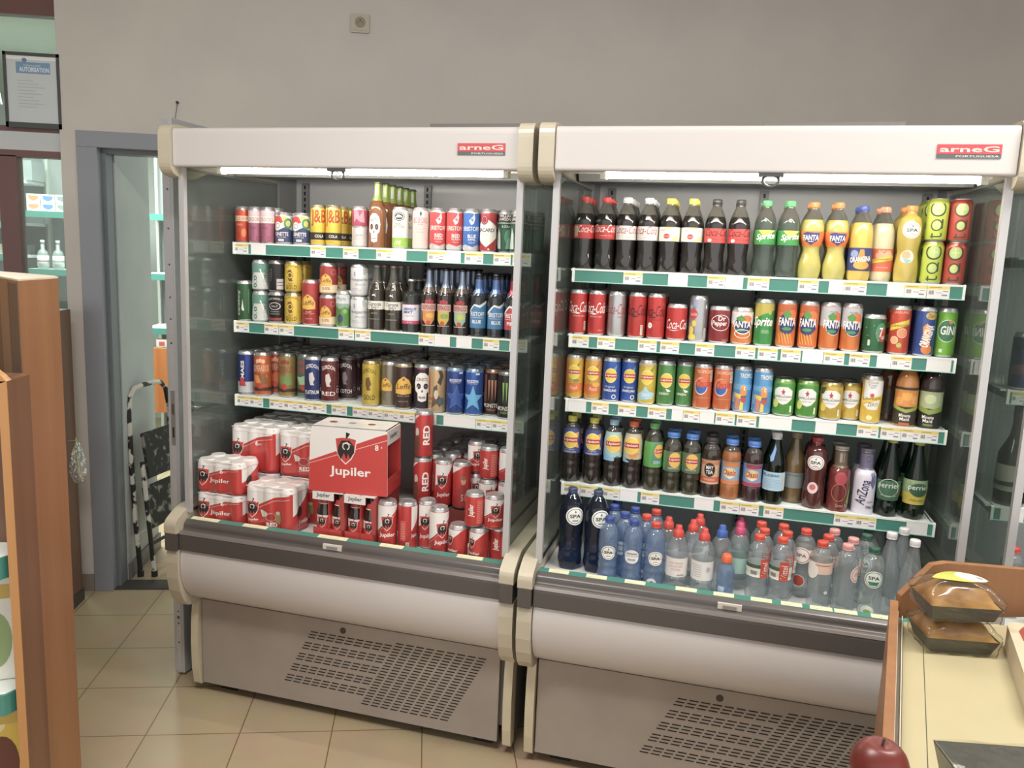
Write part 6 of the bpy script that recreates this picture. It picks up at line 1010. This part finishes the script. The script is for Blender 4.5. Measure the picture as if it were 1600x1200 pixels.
for z in (.99, .665, .35): part('shelf', MB().prism([(-.5, -.05), (-.5, .1), (-.010, .1), (-.010, .035), (-.035, -.005)], z - .02, z, SHELFW, 'z').prism([(-.5, -.058), (-.5, -.05), (-.034, -.005), (-.010, .035), (-.006, .033), (-.031, -.012)], z - .05, z, TEAL, 'z'), lu)
for k, (z, c1, c2, nm) in enumerate(((.666, '#e0dfd2', '#8fa86c', 'white-and-green'), (.351, '#dcb830', '#6a3420', 'yellow'))):
    m = MB().box(0, 0, 0, .14, .03, .25, P(c1, .4)); wrap(m, [('e', .10, .10, .035, .07, c2), ('e', .06, .2, .05, .03, '#e8d8a0'), ('r', .09, .2, .135, .235, '#c9a83c')], 1, 1, lambda X, Y, L: (X, -L, Y), step=0)
    m.box(.14, 0.001, .001, .1402, .029, .249, P(c1, .4)); o = m.build('food_packet', None, Matrix.Translation((-.335, -1.318, z + .001)) @ Matrix.Rotation(.25, 4, 'Z')); tag(o, f'{nm} food packet standing on the low shelving at the left edge', 'packet')
# brown cabinet and bag behind it
cbn = root('cabinet', 'narrow brown cabinet side against the left wall end, behind the orange panel', 'cabinet')
part('body', MB().box(-1.45, .51, .0, -.850, .66, 1.386, WOD), cbn, .003); part('plinth', MB().box(-1.45, .505, 0, -.846, .665, .06, P('#3c3430', .5)), cbn)
bg = bmesh.new(); bmesh.ops.create_icosphere(bg, subdivisions=4, radius=1)
for v in bg.verts:
    z = v.co.z; w_ = .012 + .028 * max(0, (1 - (z + 1) / 2)) ** .8
    n_ = .006 * math.sin(z * 17 + v.co.x * 9) * math.cos(v.co.y * 11 + z * 5)
    v.co = Vector((v.co.x * w_ + n_, v.co.y * w_ * .9 + n_ * .7, z * .10))
me = bpy.data.meshes.new('plastic_bag'); bg.to_mesh(me); bg.free(); me.materials.append(FILM)
for p_ in me.polygons: p_.use_smooth = True
bo = new_obj('plastic_bag', me, None, Matrix.Translation((-.806, .56, .70))); tag(bo, 'small crumpled clear bag hanging on the brown cabinet side', 'bag')
tw = MB().tube([(-.004, 0, .115), (-.002, 0, .04), (.004, 0, -.03)], .003, P('#a8b84c', .5), 6).tube([(.002, .0, -.03), (.012, .004, -.08)], .008, P('#b8a890', .6), 6).tube([(-.0434, 0, .10), (-.002, 0, .102)], .0015, P('#888', .5), 6); new_obj('bag_contents', tw.mesh('bag_contents'), bo)
# right foreground: counter with cakes
ct = root('wooden_counter', 'wood-sided counter with a cream top at the lower right corner', 'counter')
TL, TR, BR_, BL = (1.857, -1.52), (2.30, -1.56), (2.20, -2.5), (1.27, -2.46)
CT = noisy('cream_laminate', '#b5ab8a', '#bdb392', 4, .28)
part('top', MB().prism([BL, BR_, TR, TL], .88, .90, CT, 'z'), ct); part('base', MB().prism([(BL[0] + .02, BL[1]), BR_, (TR[0], TR[1] - .01), (TL[0] + .015, TL[1] - .01)], .0, .88, WOD, 'z'), ct)
d1 = Vector((TL[0] - BL[0], TL[1] - BL[1], 0)).normalized(); nn = Vector((-d1.y, d1.x, 0))
def strip(off0, off1, z0, z1, mt, back=0.0):
    a = Vector((*BL, 0)); b_ = Vector((*TL, 0)) + d1 * back
    q = [a + nn * off0, b_ + nn * off0, b_ + nn * off1, a + nn * off1]; return MB().prism([(p.x, p.y) for p in q], z0, z1, mt, 'z')
part('wooden_side', strip(.013, .030, .0, .945, WO, .01), ct, .002); part('metal_channel', strip(.003, .012, .86, .91, P('#8c8270', .35, .5)), ct)
part('channel_edge', strip(.0105, .0125, .86, .925, P('#d8d2c0', .3)), ct); part('channel_edge', strip(.0005, .0025, .86, .915, P('#d8d2c0', .3)), ct)
part('seam', strip(-.0425, -.041, .8995, .9004, P('#4a4234', .6)), ct); part('edge_band', strip(-.001, -.0022, .8995, .9005, P('#5a503c', .6)), ct)
part('back_board', MB().prism([(1.86, .90), (1.99, .90), (2.5, .90), (2.5, .99), (1.965, 1.035), (1.93, 1.03), (1.86, .955)], -1.50, -1.482, WO, 'y'), ct, .002)
def cake(x, y, z, rz, label, lab=True):
    o = root('packed_cake', label, 'packed cake', (x, y, z), rz)
    m = MB(); a, b_, h_ = .074, .056, .034
    tr = [(-.063, -.044, 0), (.063, -.044, 0), (.063, .044, 0), (-.063, .044, 0), (-a, -b_, h_), (a, -b_, h_), (a, b_, h_), (-a, b_, h_)]
    m.add(tr, [(0, 3, 2, 1), (0, 1, 5, 4), (1, 2, 6, 5), (2, 3, 7, 6), (3, 0, 4, 7)], P('#3a3a34', .35, .3, 0, 'dark_foil')); part('baking_tray', m, o, .002)
    b = bmesh.new(); bmesh.ops.create_grid(b, x_segments=24, y_segments=16, size=1)
    for v in b.verts:
        X, Y = v.co.x, v.co.y; e = max(abs(X), abs(Y)); hh = .040 * (1 - abs(X) ** 3.2) ** .8 * (1 - abs(Y) ** 2.6) ** .8 + .003 * math.sin(X * 7 + 1) * math.cos(Y * 6)
        v.co = Vector((X * (a - .002), Y * (b_ - .002), h_ - .004 + hh))
    me = bpy.data.meshes.new('cake'); b.to_mesh(me); b.free(); me.materials.append(noisy('brown_crust', '#7c5226', '#a9803f', 14, .55, bump=.6))
    for p_ in me.polygons: p_.use_smooth = True
    new_obj('cake', me, o)
    b = bmesh.new(); bmesh.ops.create_cube(b, size=2); bmesh.ops.subdivide_edges(b, edges=b.edges[:], cuts=14, use_grid_fill=True)
    for v in b.verts:
        X, Y, Z = v.co; k = .93 + .07 * (Z + 1) / 2; zz = (Z + 1) / 2 * (.083 if lab else .075)
        edge = max(abs(X), abs(Y)); dome = (1 - abs(X) ** 3) * (1 - abs(Y) ** 3)
        zz = zz * (.62 + .38 * dome) if Z > .9 else zz * .64
        w = .0028 * math.sin(X * 9 + Z * 6 + Y * 3) * math.cos(Y * 8 - Z * 5)
        v.co = Vector((X * (a + .003) * (k if Z < .2 else 1.0) + w, Y * (b_ + .003) * (k if Z < .2 else 1) + w, max(zz + w * .6, .0005)))
    me = bpy.data.meshes.new('plastic_wrap'); b.to_mesh(me); b.free(); me.materials.append(WRAPM)
    for p_ in me.polygons: p_.use_smooth = True
    new_obj('plastic_wrap', me, o)
    if lab:
        fl_ = lambda X, Y, L: (X, Y, .0862 - 2.4 * X * X - 5.0 * Y * Y + L)
        m = MB(); n = 12
        leaf = [(-.07 + .12 * t, .028 * math.sin(PI * t) ** .8) for t in [i / n for i in range(n + 1)]] + [(-.07 + .12 * t, -.024 * math.sin(PI * t) ** .8) for t in [i / n for i in reversed(range(1, n))]]
        wrap(m, [('p', leaf, '#b5b83c'), ('e', .012, .002, .034, .021, '#dcdcd6'), T('CAKE', .0, .006, .022, .006, '#77776c')] + [('r', .022 + i * .003, -.006, .0235 + i * .003, .004, '#66665e') for i in range(5)], 1, 1, lambda X, Y, L: fl_(X + .012, Y - .006, L), step=.01, ns='xy')
        part('sticker', m, o)
    return o
WRAPM = clear('crinkled_wrap', '#fbfaf4', 1.45, .12, .03, '#f0ece0', 1.1, .6, 30)
cake(1.903, -1.628, .9015, -.20, 'loaf cake wrapped in plastic in a dark tray, lower of the stacked two', False)
cake(1.900, -1.628, .9745, -.17, 'loaf cake wrapped in plastic with leaf-shaped sticker, upper of the stacked two')
o = root('packed_cake', 'wrapped dark tray with a white round sticker at the bottom right corner', 'packed cake', (1.757, -2.165, .9012), -.17)
m = MB().prism([(-.18, .0), (.18, .0), (.195, .05), (-.195, .05)], -.085, .085, P('#4a4c4a', .3, .5), 'y'); part('baking_tray', m, o, .004)
b = bmesh.new(); bmesh.ops.create_grid(b, x_segments=30, y_segments=16, size=1)
for v in b.verts: X, Y = v.co.x, v.co.y; v.co = Vector((X * .197, Y * .088, .052 + .006 * (1 - X ** 4) * (1 - Y ** 4) + .0015 * math.sin(X * 13 + Y * 5)))
me = bpy.data.meshes.new('plastic_wrap'); b.to_mesh(me); b.free(); me.materials.append(WRAPM)
for p_ in me.polygons: p_.use_smooth = True
new_obj('plastic_wrap', me, o)
part('sticker', MB().prism([(.0 + .06 * math.cos(t), .015 + .045 * math.sin(t)) for t in [2 * PI * i / 24 for i in range(24)]], .0600, .0606, P('#d6dcd0', .5), 'z').prism([(.045 + .02 * math.cos(t), .015 + .03 * math.sin(t)) for t in [2 * PI * i / 24 for i in range(24)]], .0606, .061, P('#c9cf9c', .5), 'z'), o)
o = root('meat_box', 'beige cardboard pack with red meat pictures at the right edge', 'box', (2.022, -1.632, .9012), -2.105)  # kraft pack printed with red meat pictures
m = MB(); h_ = .055
m.prism(rnd([(0, 0), (.36, 0), (.36, .2), (0, .2)], .03), 0, h_, P('#c2b294', .6), 'z')
E2 = [('p', [(.02, .03), (.05, .018), (.10, .02), (.10, .17), (.04, .15), (.02, .10)], '#9c3c2c'), ('e', .06, .10, .03, .05, '#b8683c'), ('p', [(.13, .02), (.18, .015), (.22, .03), (.22, .17), (.15, .16), (.13, .10)], '#6a2a26'), ('e', .178, .10, .032, .06, '#a8504c'), ('p', [(.25, .02), (.30, .02), (.33, .05), (.33, .16), (.27, .16)], '#4c3024'), ('e', .29, .1, .025, .045, '#8a6a50'), ('e', .055, .155, .02, .03, '#e6e2dc')]
wrap(m, E2, 1, 1, lambda X, Y, L: (X, Y, h_ + L), step=0); part('pack', m, o)
def fruit(x, y, z, r, c1, c2, lab):
    b = bmesh.new(); bmesh.ops.create_uvsphere(b, u_segments=24, v_segments=16, radius=r)
    for v in b.verts:
        q = math.hypot(v.co.x, v.co.y) / r; v.co.z -= .22 * r * math.exp(-(q * 3) ** 2) * (1 if v.co.z > 0 else -.6)
    me = bpy.data.meshes.new('apple'); b.to_mesh(me); b.free(); me.materials.append(noisy('apple_skin_' + c1[1:], c1, c2, 8, .35))
    for p_ in me.polygons: p_.use_smooth = True
    o = new_obj('apple', me, None, Matrix.Translation((x, y, z))); tag(o, lab, 'apple'); new_obj('stem', MB().tube([(0, 0, r * .72), (.002, 0, r * 1.05)], .0015, P('#4a3420', .6), 6).mesh('stem'), o)
def beside(u, v, r):
    d = (RT * (u - 800) - UP * (v - 600) - BK * FPX).normalized(); o_ = Vector((*BL, 0)) + nn * .030; t = 1.0
    while (CL + d * t - o_).dot(nn) > r: t += .002
    return CL + d * t
p = beside(1374, 1196, .032); fq = p.copy(); fruit(p.x, p.y, p.z, .029, '#5a2622', '#7c342c', 'dark red apple against the wooden counter side, larger one')
p2 = p + Vector((-.036, -.036, -.008)); fruit(p2.x, p2.y, p2.z, .021, '#a03a40', '#b8504c', 'pinkish red apple in front of the larger one')
part('side_bracket', MB().box(fq.x - .065, fq.y - .065, fq.z - .05, fq.x + .012, fq.y + .02, fq.z - .0296, WOD), ct)
